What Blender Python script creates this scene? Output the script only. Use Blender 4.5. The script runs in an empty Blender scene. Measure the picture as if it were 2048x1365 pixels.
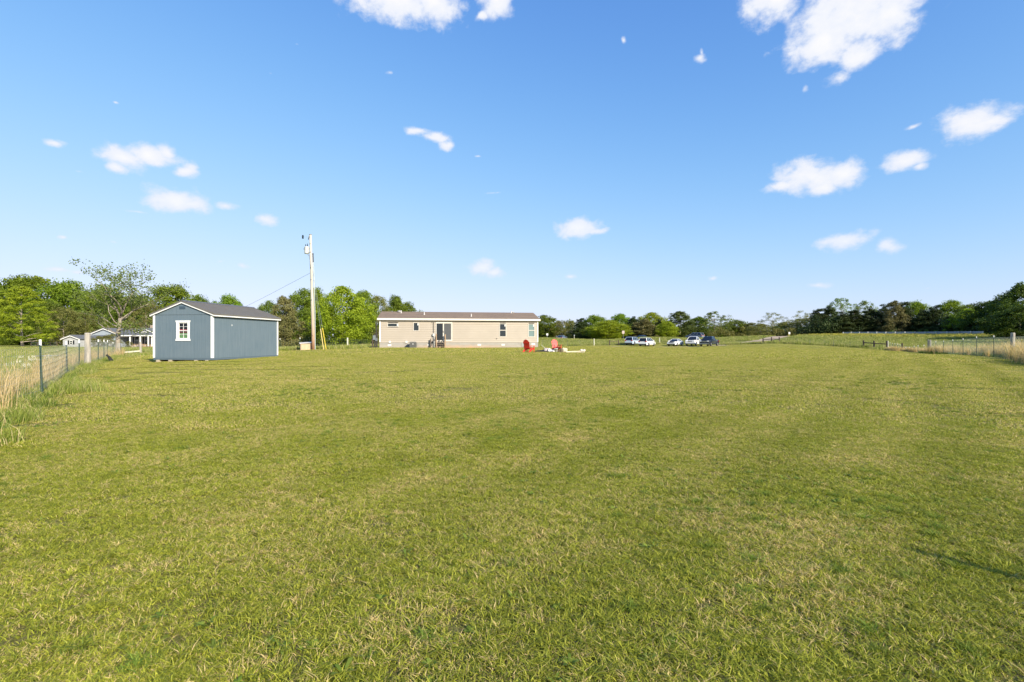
import bpy, math, random
import numpy as np
from mathutils import Vector, Matrix

S = bpy.context.scene
COL = S.collection
rad = math.radians
EYE = 1.35

# ---------------------------------------------------------------- camera
cd = bpy.data.cameras.new("camera")
cam = bpy.data.objects.new("camera", cd); COL.objects.link(cam)
cam.location = (0, 0, EYE); cam.rotation_euler = (rad(90), 0, 0)
cd.lens = 17.58; cd.sensor_width = 36; cd.clip_start = 0.05; cd.clip_end = 6000
S.camera = cam

# ---------------------------------------------------------------- render / view
S.render.engine = 'CYCLES'
S.view_settings.view_transform = 'Standard'; S.view_settings.look = 'None'
S.view_settings.exposure = 0.85; S.view_settings.gamma = 1; S.view_settings.use_curve_mapping = False
S.cycles.max_bounces = 6; S.cycles.diffuse_bounces = 3; S.cycles.glossy_bounces = 3
S.cycles.transmission_bounces = 4; S.cycles.transparent_max_bounces = 6
S.cycles.caustics_reflective = False; S.cycles.caustics_refractive = False

# ---------------------------------------------------------------- sky and sun
SUN_AZ, SUN_EL = rad(140.0), rad(27)
W = bpy.data.worlds.new("World"); S.world = W; W.use_nodes = True
wn = W.node_tree.nodes; wl = W.node_tree.links; wn.clear()
def N(tree, typ, **kw):
    n = tree.nodes.new(typ)
    for k, v in kw.items(): setattr(n, k, v)
    return n
def M_(tree, op, a, b=None, c=None, clamp=False):
    n = tree.nodes.new('ShaderNodeMath'); n.operation = op; n.use_clamp = clamp
    for i, v in enumerate((a, b, c)):
        if v is None: continue
        if isinstance(v, (int, float)): n.inputs[i].default_value = v
        else: tree.links.new(v, n.inputs[i])
    return n.outputs[0]
def VM(tree, op, a, b=None):
    n = tree.nodes.new('ShaderNodeVectorMath'); n.operation = op
    for i, v in enumerate((a, b)):
        if v is None: continue
        if isinstance(v, (tuple, list)): n.inputs[i].default_value = v
        else: tree.links.new(v, n.inputs[i])
    return n
T = W.node_tree
sky = N(T, 'ShaderNodeTexSky', sky_type='NISHITA')
sky.sun_disc = False; sky.sun_elevation = SUN_EL; sky.sun_rotation = SUN_AZ
sky.altitude = 200; sky.air_density = 1.0; sky.dust_density = 0.45; sky.ozone_density = 3.0
# the same sky developed with the softer contrast of the photograph's picture profile, channel by channel
sp0 = N(T, 'ShaderNodeSeparateColor'); T.links.new(sky.outputs[0], sp0.inputs[0]); cb0 = N(T, 'ShaderNodeCombineColor')
for i_, (k_, c_) in enumerate(((4.75,.96),(3.55,.975),(2.1,.83))):     # film-like shoulder: out = 1 / (k / x^1.5 + c)
    x15 = M_(T, 'POWER', M_(T, 'MAXIMUM', sp0.outputs[i_], 1e-3), 1.5)
    T.links.new(M_(T, 'DIVIDE', 1.0, M_(T, 'ADD', M_(T, 'DIVIDE', k_, x15), c_)), cb0.inputs[i_])
bg = N(T, 'ShaderNodeBackground'); bg.inputs[1].default_value = 0.575
T.links.new(cb0.outputs[0], bg.inputs[0])
# clouds: laid out by azimuth and elevation of the direction in the sky
tc = N(T, 'ShaderNodeTexCoord'); sep = N(T, 'ShaderNodeSeparateXYZ'); T.links.new(tc.outputs['Generated'], sep.inputs[0])
azn = M_(T, 'ARCTAN2', sep.outputs[0], sep.outputs[1]); eln = M_(T, 'ARCSINE', sep.outputs[2])
comb = N(T, 'ShaderNodeCombineXYZ'); T.links.new(azn, comb.inputs[0]); T.links.new(eln, comb.inputs[1])
def azel(px, py):
    u, v = (px-1024)/1000, (682.5-py)/1000
    return math.atan(u), math.atan(v/math.sqrt(1+u*u))
CL = [(790,0,95,40,1),(868,4,46,42,1),(990,0,30,34,1),(961,32,16,10,.8),(925,10,30,22,.45),
 (1548,2,52,42,1),(1700,30,118,62,1),(1650,92,72,36,1),(1778,22,58,62,1),(1718,108,40,30,.9),
 (1676,155,50,20,.55),(1612,178,13,14,.45),(1397,120,17,12,.6),(1402,108,8,14,.45),(1251,78,7,11,.4),
 (1945,245,60,31,1),(1985,243,34,16,.8),(1620,358,72,30,1),(1684,354,40,26,1),(1560,374,34,13,.8),(1640,378,40,14,.9),
 (1812,324,44,17,.95),(1845,332,22,8,.8),(1690,484,46,18,.95),(1779,491,26,15,.9),(1156,455,38,18,.95),(1195,464,24,8,.75),
 (962,536,24,15,.95),(985,546,22,11,.9),(1140,553,18,7,.5),(1428,555,20,8,.5),(1634,569,36,8,.55),
 (836,265,32,9,.7),(868,274,30,11,.75),(893,290,20,13,.65),
 (250,316,46,22,1),(300,312,48,18,1),(332,303,18,16,.9),(232,336,24,12,.9),(363,340,26,13,.95),
 (350,400,54,21,1),(385,410,34,12,.95),(330,398,40,14,.9),(452,411,28,9,.7),(531,439,24,12,.75),
 (112,286,22,9,.6),(157,344,14,6,.5),(275,424,30,6,.45),(123,478,12,5,.7),(112,539,34,6,.6),(150,543,20,6,.65),
 (487,536,18,7,.55),(235,488,22,7,.45),(443,528,14,6,.4),(600,93,10,6,.4),(780,150,15,8,.42),(950,312,12,5,.4),
 (990,387,26,4,.42),(1826,257,22,9,.45),(236,206,14,5,.45),(545,148,14,6,.35),(1856,576,18,4,.35)]
nz = N(T, 'ShaderNodeTexNoise'); nz.inputs['Scale'].default_value = 26; nz.inputs['Detail'].default_value = 9
nz.inputs['Roughness'].default_value = .60; nz.inputs['Distortion'].default_value = .12
sc_ = VM(T, 'MULTIPLY', comb.outputs[0], (1.0, 1.35, 1)); T.links.new(sc_.outputs[0], nz.inputs['Vector'])
warp = N(T, 'ShaderNodeTexNoise'); warp.inputs['Scale'].default_value = 13; warp.inputs['Detail'].default_value = 3
T.links.new(comb.outputs[0], warp.inputs['Vector'])
wv = VM(T, 'SUBTRACT', warp.outputs['Color'], (.5, .5, .5)); wv2 = VM(T, 'MULTIPLY', wv.outputs[0], (.030, .020, 0))
pos = VM(T, 'ADD', comb.outputs[0], wv2.outputs[0]).outputs[0]
F = None
for (cx, cy, hw, hh, st) in CL:
    a0, e0 = azel(cx, cy); a1, _ = azel(cx+hw, cy); _, e1 = azel(cx, cy-hh)
    d = VM(T, 'SUBTRACT', pos, (a0, e0, 0))
    m = VM(T, 'MULTIPLY', d.outputs[0], (1/(abs(a1-a0)*1.55), 1/(abs(e1-e0)*1.55), 0))
    ln = VM(T, 'LENGTH', m.outputs[0]).outputs['Value']
    f = M_(T, 'MULTIPLY_ADD', ln, -1.0, st*.85+(.1 if st > .5 else .02))
    F = f if F is None else M_(T, 'MAXIMUM', F, f)
nk = M_(T, 'MULTIPLY_ADD', nz.outputs['Fac'], 1.55, -.77)
dens = M_(T, 'ADD', F, nk)
mr = N(T, 'ShaderNodeMapRange', interpolation_type='SMOOTHSTEP'); mr.inputs[1].default_value = -0.04; mr.inputs[2].default_value = 0.6
T.links.new(dens, mr.inputs[0])
# fade towards the horizon: clouds there are thinner and pinker
fr = N(T, 'ShaderNodeMapRange'); fr.inputs[1].default_value = .06; fr.inputs[2].default_value = .3; fr.inputs[3].default_value = .72; fr.inputs[4].default_value = 1
T.links.new(eln, fr.inputs[0])
cf = M_(T, 'MULTIPLY', mr.outputs[0], fr.outputs[0])
core = N(T, 'ShaderNodeMapRange', interpolation_type='SMOOTHSTEP'); core.inputs[1].default_value = .2; core.inputs[2].default_value = 1.2
T.links.new(dens, core.inputs[0])
cm = N(T, 'ShaderNodeMix', data_type='RGBA'); cm.inputs[6].default_value = (.80,.85,.97,1); cm.inputs[7].default_value = (.97,.965,.975,1)
T.links.new(core.outputs[0], cm.inputs[0])
bgc = N(T, 'ShaderNodeBackground'); bgc.inputs[1].default_value = 0.57; T.links.new(cm.outputs[2], bgc.inputs[0])
mx = N(T, 'ShaderNodeMixShader'); T.links.new(cf, mx.inputs[0]); T.links.new(bg.outputs[0], mx.inputs[1]); T.links.new(bgc.outputs[0], mx.inputs[2])
wo = N(T, 'ShaderNodeOutputWorld'); T.links.new(mx.outputs[0], wo.inputs[0])
W.cycles.sampling_method = 'MANUAL'; W.cycles.sample_map_resolution = 512

sd = bpy.data.lights.new("sun", 'SUN'); sd.energy = 4.4; sd.angle = rad(.5); sd.color = (1, .90, .74)
sun = bpy.data.objects.new("sun", sd); COL.objects.link(sun)
SD = Vector((math.sin(SUN_AZ)*math.cos(SUN_EL), math.cos(SUN_AZ)*math.cos(SUN_EL), math.sin(SUN_EL)))
sun.rotation_euler = SD.to_track_quat('Z', 'Y').to_euler(); sun.location = SD*50

# ---------------------------------------------------------------- terrain height
TP = np.array([(0,0,0),(-10,11,.05),(10,8,.02),(0,10,.05),(-17,20,.12),(0,25,.22),(-15,25,.33),(-14.5,30,.40),(-23,27,.15),
 (15,15,.12),(24,24,.28),(31,32,.28),(34,37,.26),(38,42,.13),(43,52,.06),(48,62,.11),(51,72,.28),(49.5,79,.6),(46,88,.92),
 (0,42,.4),(-17,42,.6),(-16,48,.64),(-15,56.5,.53),(3,59,.6),(20,60,.36),(30,75,.22),(25,95,.25),(35,95,.26),(41,95,.5),
 (20,104,.55),(34,113,.8),(10,90,.42),(-30,42,.1),(-36,45,.05),(-55,60,.05),(-60,95,.05),(-80,100,.1),(-90,60,0),(-50,120,.2),
 (-30,110,.2),(-15,80,.3),(-10,110,.4),(-20,128,1.0),(8,127,1.95),(36,127,2.2),(62,126,2.5),(80,124,2.8),(92,99,2.45),(70,80,.8),
 (75,95,1.5),(65,60,.25),(60,40,.2),(45,30,.3),(100,60,1.3),(30,0,.1),(-30,0,0),(0,-30,0),
 (8,136,1.2),(36,136,1.25),(62,136,1.95),(90,132,2.7),(102,102,2.4),
 (0,170,2.0),(60,170,2.6),(-60,170,.3),(110,140,2.8),(150,100,2.6),(-150,100,.2),(-150,0,0),(150,0,1),(0,300,2),(150,250,2.6),(-150,250,.5)], float)
def kern(r2): return -np.sqrt(r2+4.0)
_A = kern(((TP[:,None,:2]-TP[None,:,:2])**2).sum(-1))
_n = len(TP)
_K = np.zeros((_n+3,_n+3)); _K[:_n,:_n] = _A; _K[:_n,_n] = 1; _K[:_n,_n+1:] = TP[:,:2]; _K[_n:,:_n] = _K[:_n,_n:].T
_w = np.linalg.solve(_K, np.concatenate([TP[:,2],[0,0,0]]))
def gza(X, Y):
    X = np.asarray(X, float); Y = np.asarray(Y, float)
    Xc, Yc = np.clip(X,-180,180), np.clip(Y,-60,320)
    out = np.full(Xc.shape, _w[_n]) + _w[_n+1]*Xc + _w[_n+2]*Yc
    for i in range(_n): out = out + _w[i]*kern((Xc-TP[i,0])**2+(Yc-TP[i,1])**2)
    out = out + .018*np.sin(X*.9+1.3*np.sin(Y*.45))*np.sin(Y*.7+.5) + .02*np.sin(X*.31+Y*.23)
    return np.clip(out, -.4, 3.3)
def gz(x, y): return float(gza(np.array([x]), np.array([y]))[0])
def P(px, D): return ((px-1024)/1000*D, D)

LAWN = np.array([(-4,1.5),(-6.9,6.5),(-10.7,11.6),(-17.2,20),(-22.3,27),(-27,34),(-30.5,41.5),(-24,42.5),(-19,42.5),(-16.6,43),(-15.9,47.6),(-15.9,56),(-17,67),
 (5,72),(10,92),(20,103),(34,111),(40,104),(45,91),(47.4,84),(49.6,77),(50.8,71.5),(47.3,61),(42.3,51.2),(37.8,43),(35,37.6),(30.8,31.6),
 (21.8,21.3),(14,12),(7,4.6),(3.9,0.2),(0,-8),(-7,-6)], float)
def in_lawn(X, Y):
    X = np.asarray(X, float); Y = np.asarray(Y, float); c = np.zeros(X.shape, bool); n = len(LAWN)
    for i in range(n):
        x1, y1 = LAWN[i]; x2, y2 = LAWN[(i+1) % n]
        m = ((y1 > Y) != (y2 > Y))
        xi = (x2-x1)*(Y-y1)/((y2-y1) if y2 != y1 else 1e-9)+x1
        c ^= (m & (X < xi))
    return c
def lawn_dist(X, Y):
    X = np.asarray(X, float); Y = np.asarray(Y, float); d = np.full(X.shape, 1e9); n = len(LAWN)
    for i in range(n):
        a = LAWN[i]; b = LAWN[(i+1) % n]; ab = b-a
        t = np.clip(((X-a[0])*ab[0]+(Y-a[1])*ab[1])/(ab@ab), 0, 1)
        d = np.minimum(d, np.hypot(X-a[0]-t*ab[0], Y-a[1]-t*ab[1]))
    return np.where(in_lawn(X, Y), d, -d)

# ---------------------------------------------------------------- materials
def newmat(name):
    m = bpy.data.materials.new(name); m.use_nodes = True
    t = m.node_tree; b = t.nodes['Principled BSDF']; return m, t, b
def rgba(c): return (c[0], c[1], c[2], 1)
def noise(t, scale, detail=4, rough=.55, vec=None, dist=0):
    n = t.nodes.new('ShaderNodeTexNoise'); n.inputs['Scale'].default_value = scale; n.inputs['Detail'].default_value = detail
    n.inputs['Roughness'].default_value = rough; n.inputs['Distortion'].default_value = dist
    if vec is not None: t.links.new(vec, n.inputs['Vector'])
    return n.outputs['Fac']
def mapr(t, v, a, b, c=0, d=1):
    n = t.nodes.new('ShaderNodeMapRange'); n.inputs[1].default_value = a; n.inputs[2].default_value = b
    n.inputs[3].default_value = c; n.inputs[4].default_value = d; t.links.new(v, n.inputs[0]); return n.outputs[0]
def mixc(t, f, a, b, mode='MIX'):
    n = t.nodes.new('ShaderNodeMix'); n.data_type = 'RGBA'; n.blend_type = mode
    for i, v in ((0, f), (6, a), (7, b)):
        if isinstance(v, (int, float)): n.inputs[i].default_value = v
        elif isinstance(v, (tuple, list)): n.inputs[i].default_value = rgba(v)
        else: t.links.new(v, n.inputs[i])
    return n.outputs[2]
def objco(t):
    n = t.nodes.new('ShaderNodeTexCoord'); return n.outputs['Object']
def geopos(t):
    n = t.nodes.new('ShaderNodeNewGeometry'); return n.outputs['Position']
def bump(t, b, h, strength=.3, dist=.02):
    n = t.nodes.new('ShaderNodeBump'); n.inputs['Strength'].default_value = strength; n.inputs['Distance'].default_value = dist
    t.links.new(h, n.inputs['Height']); t.links.new(n.outputs[0], b.inputs['Normal'])
def stretch(t, vec, s):
    n = t.nodes.new('ShaderNodeVectorMath'); n.operation = 'MULTIPLY'; n.inputs[1].default_value = s; t.links.new(vec, n.inputs[0]); return n.outputs[0]
MC = {}
def simple(name, col, rough=.6, metal=0, var=.15, scale=6, bmp=0, spec=.5, st=(1,1,1), coat=0):
    if name in MC: return MC[name]
    m, t, b = newmat(name)
    v = stretch(t, objco(t), st)
    n = noise(t, scale, 5, .6, v)
    c2 = tuple(x*(1-var) for x in col); c1 = tuple(min(1, x*(1+var*.6)) for x in col)
    t.links.new(mixc(t, mapr(t, n, .3, .7), c2, c1), b.inputs['Base Color'])
    b.inputs['Roughness'].default_value = rough; b.inputs['Metallic'].default_value = metal
    b.inputs['Specular IOR Level'].default_value = spec; b.inputs['Coat Weight'].default_value = coat
    if bmp: bump(t, b, noise(t, scale*6, 4, .6, v), bmp)
    MC[name] = m; return m
def glass(name, tint=(.02,.025,.03)):
    if name in MC: return MC[name]
    m, t, b = newmat(name); b.inputs['Base Color'].default_value = rgba(tint); b.inputs['Roughness'].default_value = .05
    b.inputs['Specular IOR Level'].default_value = .8
    MC[name] = m; return m
def leafmat(name, dark, light, trans=.35, var=.14):
    if name in MC: return MC[name]
    m, t, b = newmat(name)
    at = t.nodes.new('ShaderNodeAttribute'); at.attribute_name = 'tone'
    c = mixc(t, at.outputs['Fac'], dark, light)
    oi = t.nodes.new('ShaderNodeObjectInfo')
    h = t.nodes.new('ShaderNodeHueSaturation'); t.links.new(c, h.inputs['Color'])
    t.links.new(mapr(t, oi.outputs['Random'], 0, 1, .5-var*.14, .5+var*.05), h.inputs['Hue'])
    t.links.new(mapr(t, oi.outputs['Random'], 0, 1, 1-var, 1+var), h.inputs['Value'])
    c = h.outputs[0]
    t.links.new(c, b.inputs['Base Color']); b.inputs['Roughness'].default_value = .55; b.inputs['Specular IOR Level'].default_value = .2
    tr = t.nodes.new('ShaderNodeBsdfTranslucent'); t.links.new(mixc(t, 1.0, c, (1.5,1.45,.7), 'MULTIPLY'), tr.inputs[0])
    ms = t.nodes.new('ShaderNodeMixShader'); ms.inputs[0].default_value = trans
    t.links.new(b.outputs[0], ms.inputs[1]); t.links.new(tr.outputs[0], ms.inputs[2])
    t.links.new(ms.outputs[0], t.nodes['Material Output'].inputs[0])
    MC[name] = m; return m

# lawn colour shared by the soil sheet and the blades: depends on the place in the yard
def lawn_tint(t):
    p = geopos(t)
    big = noise(t, .16, 4, .6, p, .4); mid = noise(t, .85, 4, .62, p, .5)
    sepn = t.nodes.new('ShaderNodeSeparateXYZ'); t.links.new(p, sepn.inputs[0])
    # mowing stripes, sheen of leaning blades painted as colour, follow the right hand fence, which bends a little half way along
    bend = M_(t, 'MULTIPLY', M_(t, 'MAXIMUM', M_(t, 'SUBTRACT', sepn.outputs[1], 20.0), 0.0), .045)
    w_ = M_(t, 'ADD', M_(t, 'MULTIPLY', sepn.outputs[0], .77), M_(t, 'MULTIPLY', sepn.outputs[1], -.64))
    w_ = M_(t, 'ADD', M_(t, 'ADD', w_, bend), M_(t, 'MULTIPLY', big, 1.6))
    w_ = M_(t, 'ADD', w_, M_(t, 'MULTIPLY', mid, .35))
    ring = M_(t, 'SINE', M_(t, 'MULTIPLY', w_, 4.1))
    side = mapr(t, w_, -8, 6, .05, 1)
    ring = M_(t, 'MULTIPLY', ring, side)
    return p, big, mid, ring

def blade_mat(name, g1, g2, dry, dryfrac=.35, tr=.3):
    if name in MC: return MC[name]
    m, t, b = newmat(name)
    p, big, mid, ring = lawn_tint(t)
    at = t.nodes.new('ShaderNodeAttribute'); at.attribute_name = 'tone'
    ad = t.nodes.new('ShaderNodeAttribute'); ad.attribute_name = 'dry'
    c = mixc(t, at.outputs['Fac'], g1, g2)
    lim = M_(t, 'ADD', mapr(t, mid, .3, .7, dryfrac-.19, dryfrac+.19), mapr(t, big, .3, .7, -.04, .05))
    lim = M_(t, 'MULTIPLY_ADD', ring, .07, lim)  # stripe sheen painted in by turning more blades the dry colour
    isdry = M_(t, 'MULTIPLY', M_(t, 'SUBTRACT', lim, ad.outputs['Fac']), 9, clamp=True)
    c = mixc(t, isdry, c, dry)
    val = M_(t, 'MULTIPLY_ADD', ring, .075, 1.0)  # light and dark of the blade lean painted into the colour value
    h = t.nodes.new('ShaderNodeHueSaturation'); t.links.new(c, h.inputs['Color']); t.links.new(val, h.inputs['Value'])
    c = h.outputs[0]
    t.links.new(c, b.inputs['Base Color']); b.inputs['Roughness'].default_value = .5; b.inputs['Specular IOR Level'].default_value = .25
    trn = t.nodes.new('ShaderNodeBsdfTranslucent'); t.links.new(mixc(t, 1.0, c, (1.3,1.3,.8), 'MULTIPLY'), trn.inputs[0])
    ms = t.nodes.new('ShaderNodeMixShader'); ms.inputs[0].default_value = tr
    t.links.new(b.outputs[0], ms.inputs[1]); t.links.new(trn.outputs[0], ms.inputs[2])
    t.links.new(ms.outputs[0], t.nodes['Material Output'].inputs[0])
    MC[name] = m; return m

def ground_mat():
    m, t, b = newmat('turf_soil')
    p, big, mid, ring = lawn_tint(t)
    fine = noise(t, 9, 6, .72, p); fine2 = noise(t, 38, 5, .7, p)
    at = t.nodes.new('ShaderNodeAttribute'); at.attribute_name = 'mown'
    edge = M_(t, 'ADD', at.outputs['Fac'], M_(t, 'MULTIPLY_ADD', fine, .5, -.25))
    mown = mapr(t, edge, .4, .6)
    # near the blades stand on brown thatch; far away the sheet itself has the colour of the turf
    cy = t.nodes.new('ShaderNodeAttribute'); cy.attribute_name = 'thatch'
    turf = mixc(t, mapr(t, big, .3, .7), LAWN_G1, LAWN_G2)
    turf = mixc(t, mapr(t, mid, .36, .74, 0, .5), turf, LAWN_DRY)
    turf = mixc(t, mapr(t, fine2, .52, .75, 0, .5), turf, (.045,.065,.012))
    turf = mixc(t, mapr(t, ring, -1, 1, 0, .30), turf, LAWN_DRY)  # sheen of the mowing stripes painted with the dry grass colour
    thatch = mixc(t, mapr(t, fine, .35, .65), (.16,.13,.052), (.21,.21,.07))
    lawn = mixc(t, cy.outputs['Fac'], turf, thatch)
    field = mixc(t, mapr(t, big, .3, .7), (.15,.18,.034), (.24,.235,.06))
    field = mixc(t, mapr(t, fine, .45, .7, 0, .6), field, (.32,.28,.11))
    field = mixc(t, mapr(t, mid, .5, .72, 0, .5), field, (.07,.11,.02))
    c = mixc(t, mown, field, lawn)
    t.links.new(c, b.inputs['Base Color']); b.inputs['Roughness'].default_value = .9; b.inputs['Specular IOR Level'].default_value = .1
    bump(t, b, M_(t, 'ADD', fine, fine2), .9, .04)
    return m
LAWN_G1 = (.20,.22,.030); LAWN_G2 = (.275,.275,.045); LAWN_DRY = (.39,.34,.10)

# ---------------------------------------------------------------- mesh helpers
class MB:
    def __init__(s): s.v = []; s.f = []
    def add(s, vs, fs):
        o = len(s.v); s.v += [tuple(v) for v in vs]; s.f += [tuple(i+o for i in f) for f in fs]; return s
    def box(s, x0, x1, y0, y1, z0, z1, mtx=None):
        vs = [(x0,y0,z0),(x1,y0,z0),(x1,y1,z0),(x0,y1,z0),(x0,y0,z1),(x1,y0,z1),(x1,y1,z1),(x0,y1,z1)]
        if mtx is not None: vs = [mtx @ Vector(v) for v in vs]
        return s.add(vs, [(0,3,2,1),(4,5,6,7),(0,1,5,4),(1,2,6,5),(2,3,7,6),(3,0,4,7)])
    def bar(s, a, b, w, h=None, up=(0,0,1)):
        h = h or w; a = Vector(a); b = Vector(b); d = b-a; L = d.length; d.normalize(); u = Vector(up)
        if abs(d.dot(u)) > .99: u = Vector((0,1,0))
        x = d.cross(u).normalized(); z = x.cross(d)
        m = Matrix(((x.x,d.x,z.x,a.x),(x.y,d.y,z.y,a.y),(x.z,d.z,z.z,a.z),(0,0,0,1)))
        return s.box(-w/2, w/2, 0, L, -h/2, h/2, m)
    def tube(s, pts, rs, n=8, cap=True):
        pts = [Vector(p) for p in pts]
        if not hasattr(rs, '__len__'): rs = [rs]*len(pts)
        vs = []; fs = []
        for i, p in enumerate(pts):
            d = (pts[min(i+1, len(pts)-1)]-pts[max(i-1, 0)]).normalized()
            u = Vector((0,0,1)) if abs(d.z) < .9 else Vector((1,0,0))
            x = d.cross(u).normalized(); y = d.cross(x)
            for k in range(n):
                a = 2*math.pi*k/n; vs.append(p+x*math.cos(a)*rs[i]+y*math.sin(a)*rs[i])
        for i in range(len(pts)-1):
            for k in range(n):
                k2 = (k+1) % n; fs.append((i*n+k, i*n+k2, (i+1)*n+k2, (i+1)*n+k))
        if cap: fs.append(tuple(range(n-1,-1,-1))); fs.append(tuple((len(pts)-1)*n+k for k in range(n)))
        return s.add(vs, fs)
    def prism(s, poly, lo, hi, axis='y', mtx=None):   # poly in the two other axes
        n = len(poly); vs = []
        for q in (lo, hi):
            for a, b in poly:
                v = {'y': (a,q,b), 'x': (q,a,b), 'z': (a,b,q)}[axis]
                vs.append(mtx @ Vector(v) if mtx is not None else v)
        fs = [tuple(range(n)), tuple(range(2*n-1, n-1, -1))]+[(i, i+n, (i+1) % n+n, (i+1) % n) for i in range(n)]
        return s.add(vs, fs)
    def lathe(s, prof, c=(0,0,0), n=16):
        vs = []; fs = []; m = len(prof)
        for r, z in prof:
            for k in range(n):
                a = 2*math.pi*k/n; vs.append((c[0]+r*math.cos(a), c[1]+r*math.sin(a), c[2]+z))
        for i in range(m-1):
            for k in range(n):
                k2 = (k+1) % n; fs.append((i*n+k, i*n+k2, (i+1)*n+k2, (i+1)*n+k))
        fs.append(tuple(range(n-1,-1,-1))); fs.append(tuple((m-1)*n+k for k in range(n)))
        return s.add(vs, fs)
    def blob(s, c, r, seed=0, amp=.2, n=10, m=6):
        rg = random.Random(seed); ph = [rg.uniform(0, 6.3) for _ in range(6)]
        vs = []; fs = []
        for i in range(m+1):
            th = math.pi*i/m
            for k in range(n):
                a = 2*math.pi*k/n
                q = 1+amp*(math.sin(2*a+ph[0]+th)+math.sin(3*a+ph[1]-2*th)*.7+math.sin(2*th*2+ph[2]))*.5
                vs.append((c[0]+r[0]*q*math.sin(th)*math.cos(a), c[1]+r[1]*q*math.sin(th)*math.sin(a), c[2]+r[2]*q*math.cos(th)))
        for i in range(m):
            for k in range(n):
                k2 = (k+1) % n; fs.append((i*n+k, (i+1)*n+k, (i+1)*n+k2, i*n+k2))
        return s.add(vs, fs)
    def build(s, name, m, parent=None, smooth=False, bevel=0):
        me = bpy.data.meshes.new(name); me.from_pydata(s.v, [], s.f); me.validate(); me.update()
        o = bpy.data.objects.new(name, me); COL.objects.link(o)
        if m: me.materials.append(m)
        if parent: o.parent = parent
        if smooth:
            me.polygons.foreach_set('use_smooth', [True]*len(me.polygons))
        if bevel:
            b = o.modifiers.new('bevel', 'BEVEL'); b.width = bevel; b.segments = 2; b.limit_method = 'ANGLE'
        return o
def tag(o, label=None, cat=None, group=None, kind=None):
    if label: o['label'] = label
    if cat: o['category'] = cat
    if group: o['group'] = group
    if kind: o['kind'] = kind
    return o
def thing(name, label, cat, loc=(0,0,0), rz=0, group=None):
    o = bpy.data.objects.new(name, None); COL.objects.link(o); o.location = loc; o.rotation_euler = (0,0,rz)
    o.empty_display_size = .3
    return tag(o, label, cat, group)
def copy_tree(o, parent=None):
    c = o.copy(); COL.objects.link(c); c.parent = parent
    for ch in list(o.children): copy_tree(ch, c)
    return c
def fastmesh(name, verts, sizes, attrs=None, m=None, smooth=False):
    """verts (N,3), faces use consecutive vertices, sizes = polygon sizes via loops array (loops, totals)"""
    me = bpy.data.meshes.new(name); loops, totals = sizes
    me.vertices.add(len(verts)); me.vertices.foreach_set('co', np.asarray(verts, np.float32).ravel())
    me.loops.add(len(loops)); me.loops.foreach_set('vertex_index', np.asarray(loops, np.int32))
    me.polygons.add(len(totals)); st = np.concatenate([[0], np.cumsum(totals)[:-1]])
    me.polygons.foreach_set('loop_start', st.astype(np.int32)); me.polygons.foreach_set('loop_total', np.asarray(totals, np.int32))
    me.update(calc_edges=True)
    for k, a in (attrs or {}).items():
        at = me.attributes.new(k, 'FLOAT', 'POINT'); at.data.foreach_set('value', np.asarray(a, np.float32))
    if m: me.materials.append(m)
    if smooth: me.polygons.foreach_set('use_smooth', np.ones(len(totals), bool))
    return me
class Wall:
    """plane of a wall: measures taken on it from the survey of the photo"""
    def __init__(s, X0, D0, a, z0): s.X0, s.D0, s.c, s.s, s.z0 = X0, D0, math.cos(a), math.sin(a), z0
    def x(s, px):
        u = (px-1024)/1000; return (u*s.D0-s.X0)/(s.c-u*s.s)
    def z(s, py, x=0): return EYE+(682.5-py)/1000*(s.D0+x*s.s)-s.z0

# ---------------------------------------------------------------- ground
def axis(lo, hi, step, far, grow=1.16):
    a = list(np.arange(lo, hi+1e-6, step)); s = step; x = hi
    while x < far: s *= grow; x += s; a.append(x)
    s = step; x = lo; pre = []
    while x > -far*.9: s *= grow; x -= s; pre.append(x)
    return np.array(pre[::-1]+a)
gx = axis(-60, 100, .8, 2500); gy = axis(-6, 140, .8, 2500)
GX, GY = np.meshgrid(gx, gy); GZ = gza(GX, GY)
V = np.stack([GX, GY, GZ], -1).reshape(-1, 3); nx, ny = len(gx), len(gy)
i, j = np.meshgrid(np.arange(nx-1), np.arange(ny-1)); b0 = (j*nx+i).ravel()
loops = np.stack([b0, b0+1, b0+nx+1, b0+nx], -1).ravel()
ld = lawn_dist(GX.ravel(), GY.ravel())
dcam = np.hypot(GX, GY).ravel()
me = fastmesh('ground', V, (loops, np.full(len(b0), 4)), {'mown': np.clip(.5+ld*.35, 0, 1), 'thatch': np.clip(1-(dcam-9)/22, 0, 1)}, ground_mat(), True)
go = bpy.data.objects.new('ground', me); COL.objects.link(go); tag(go, 'mown lawn and rough fields rising gently to the road', 'ground', kind='structure')

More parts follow.
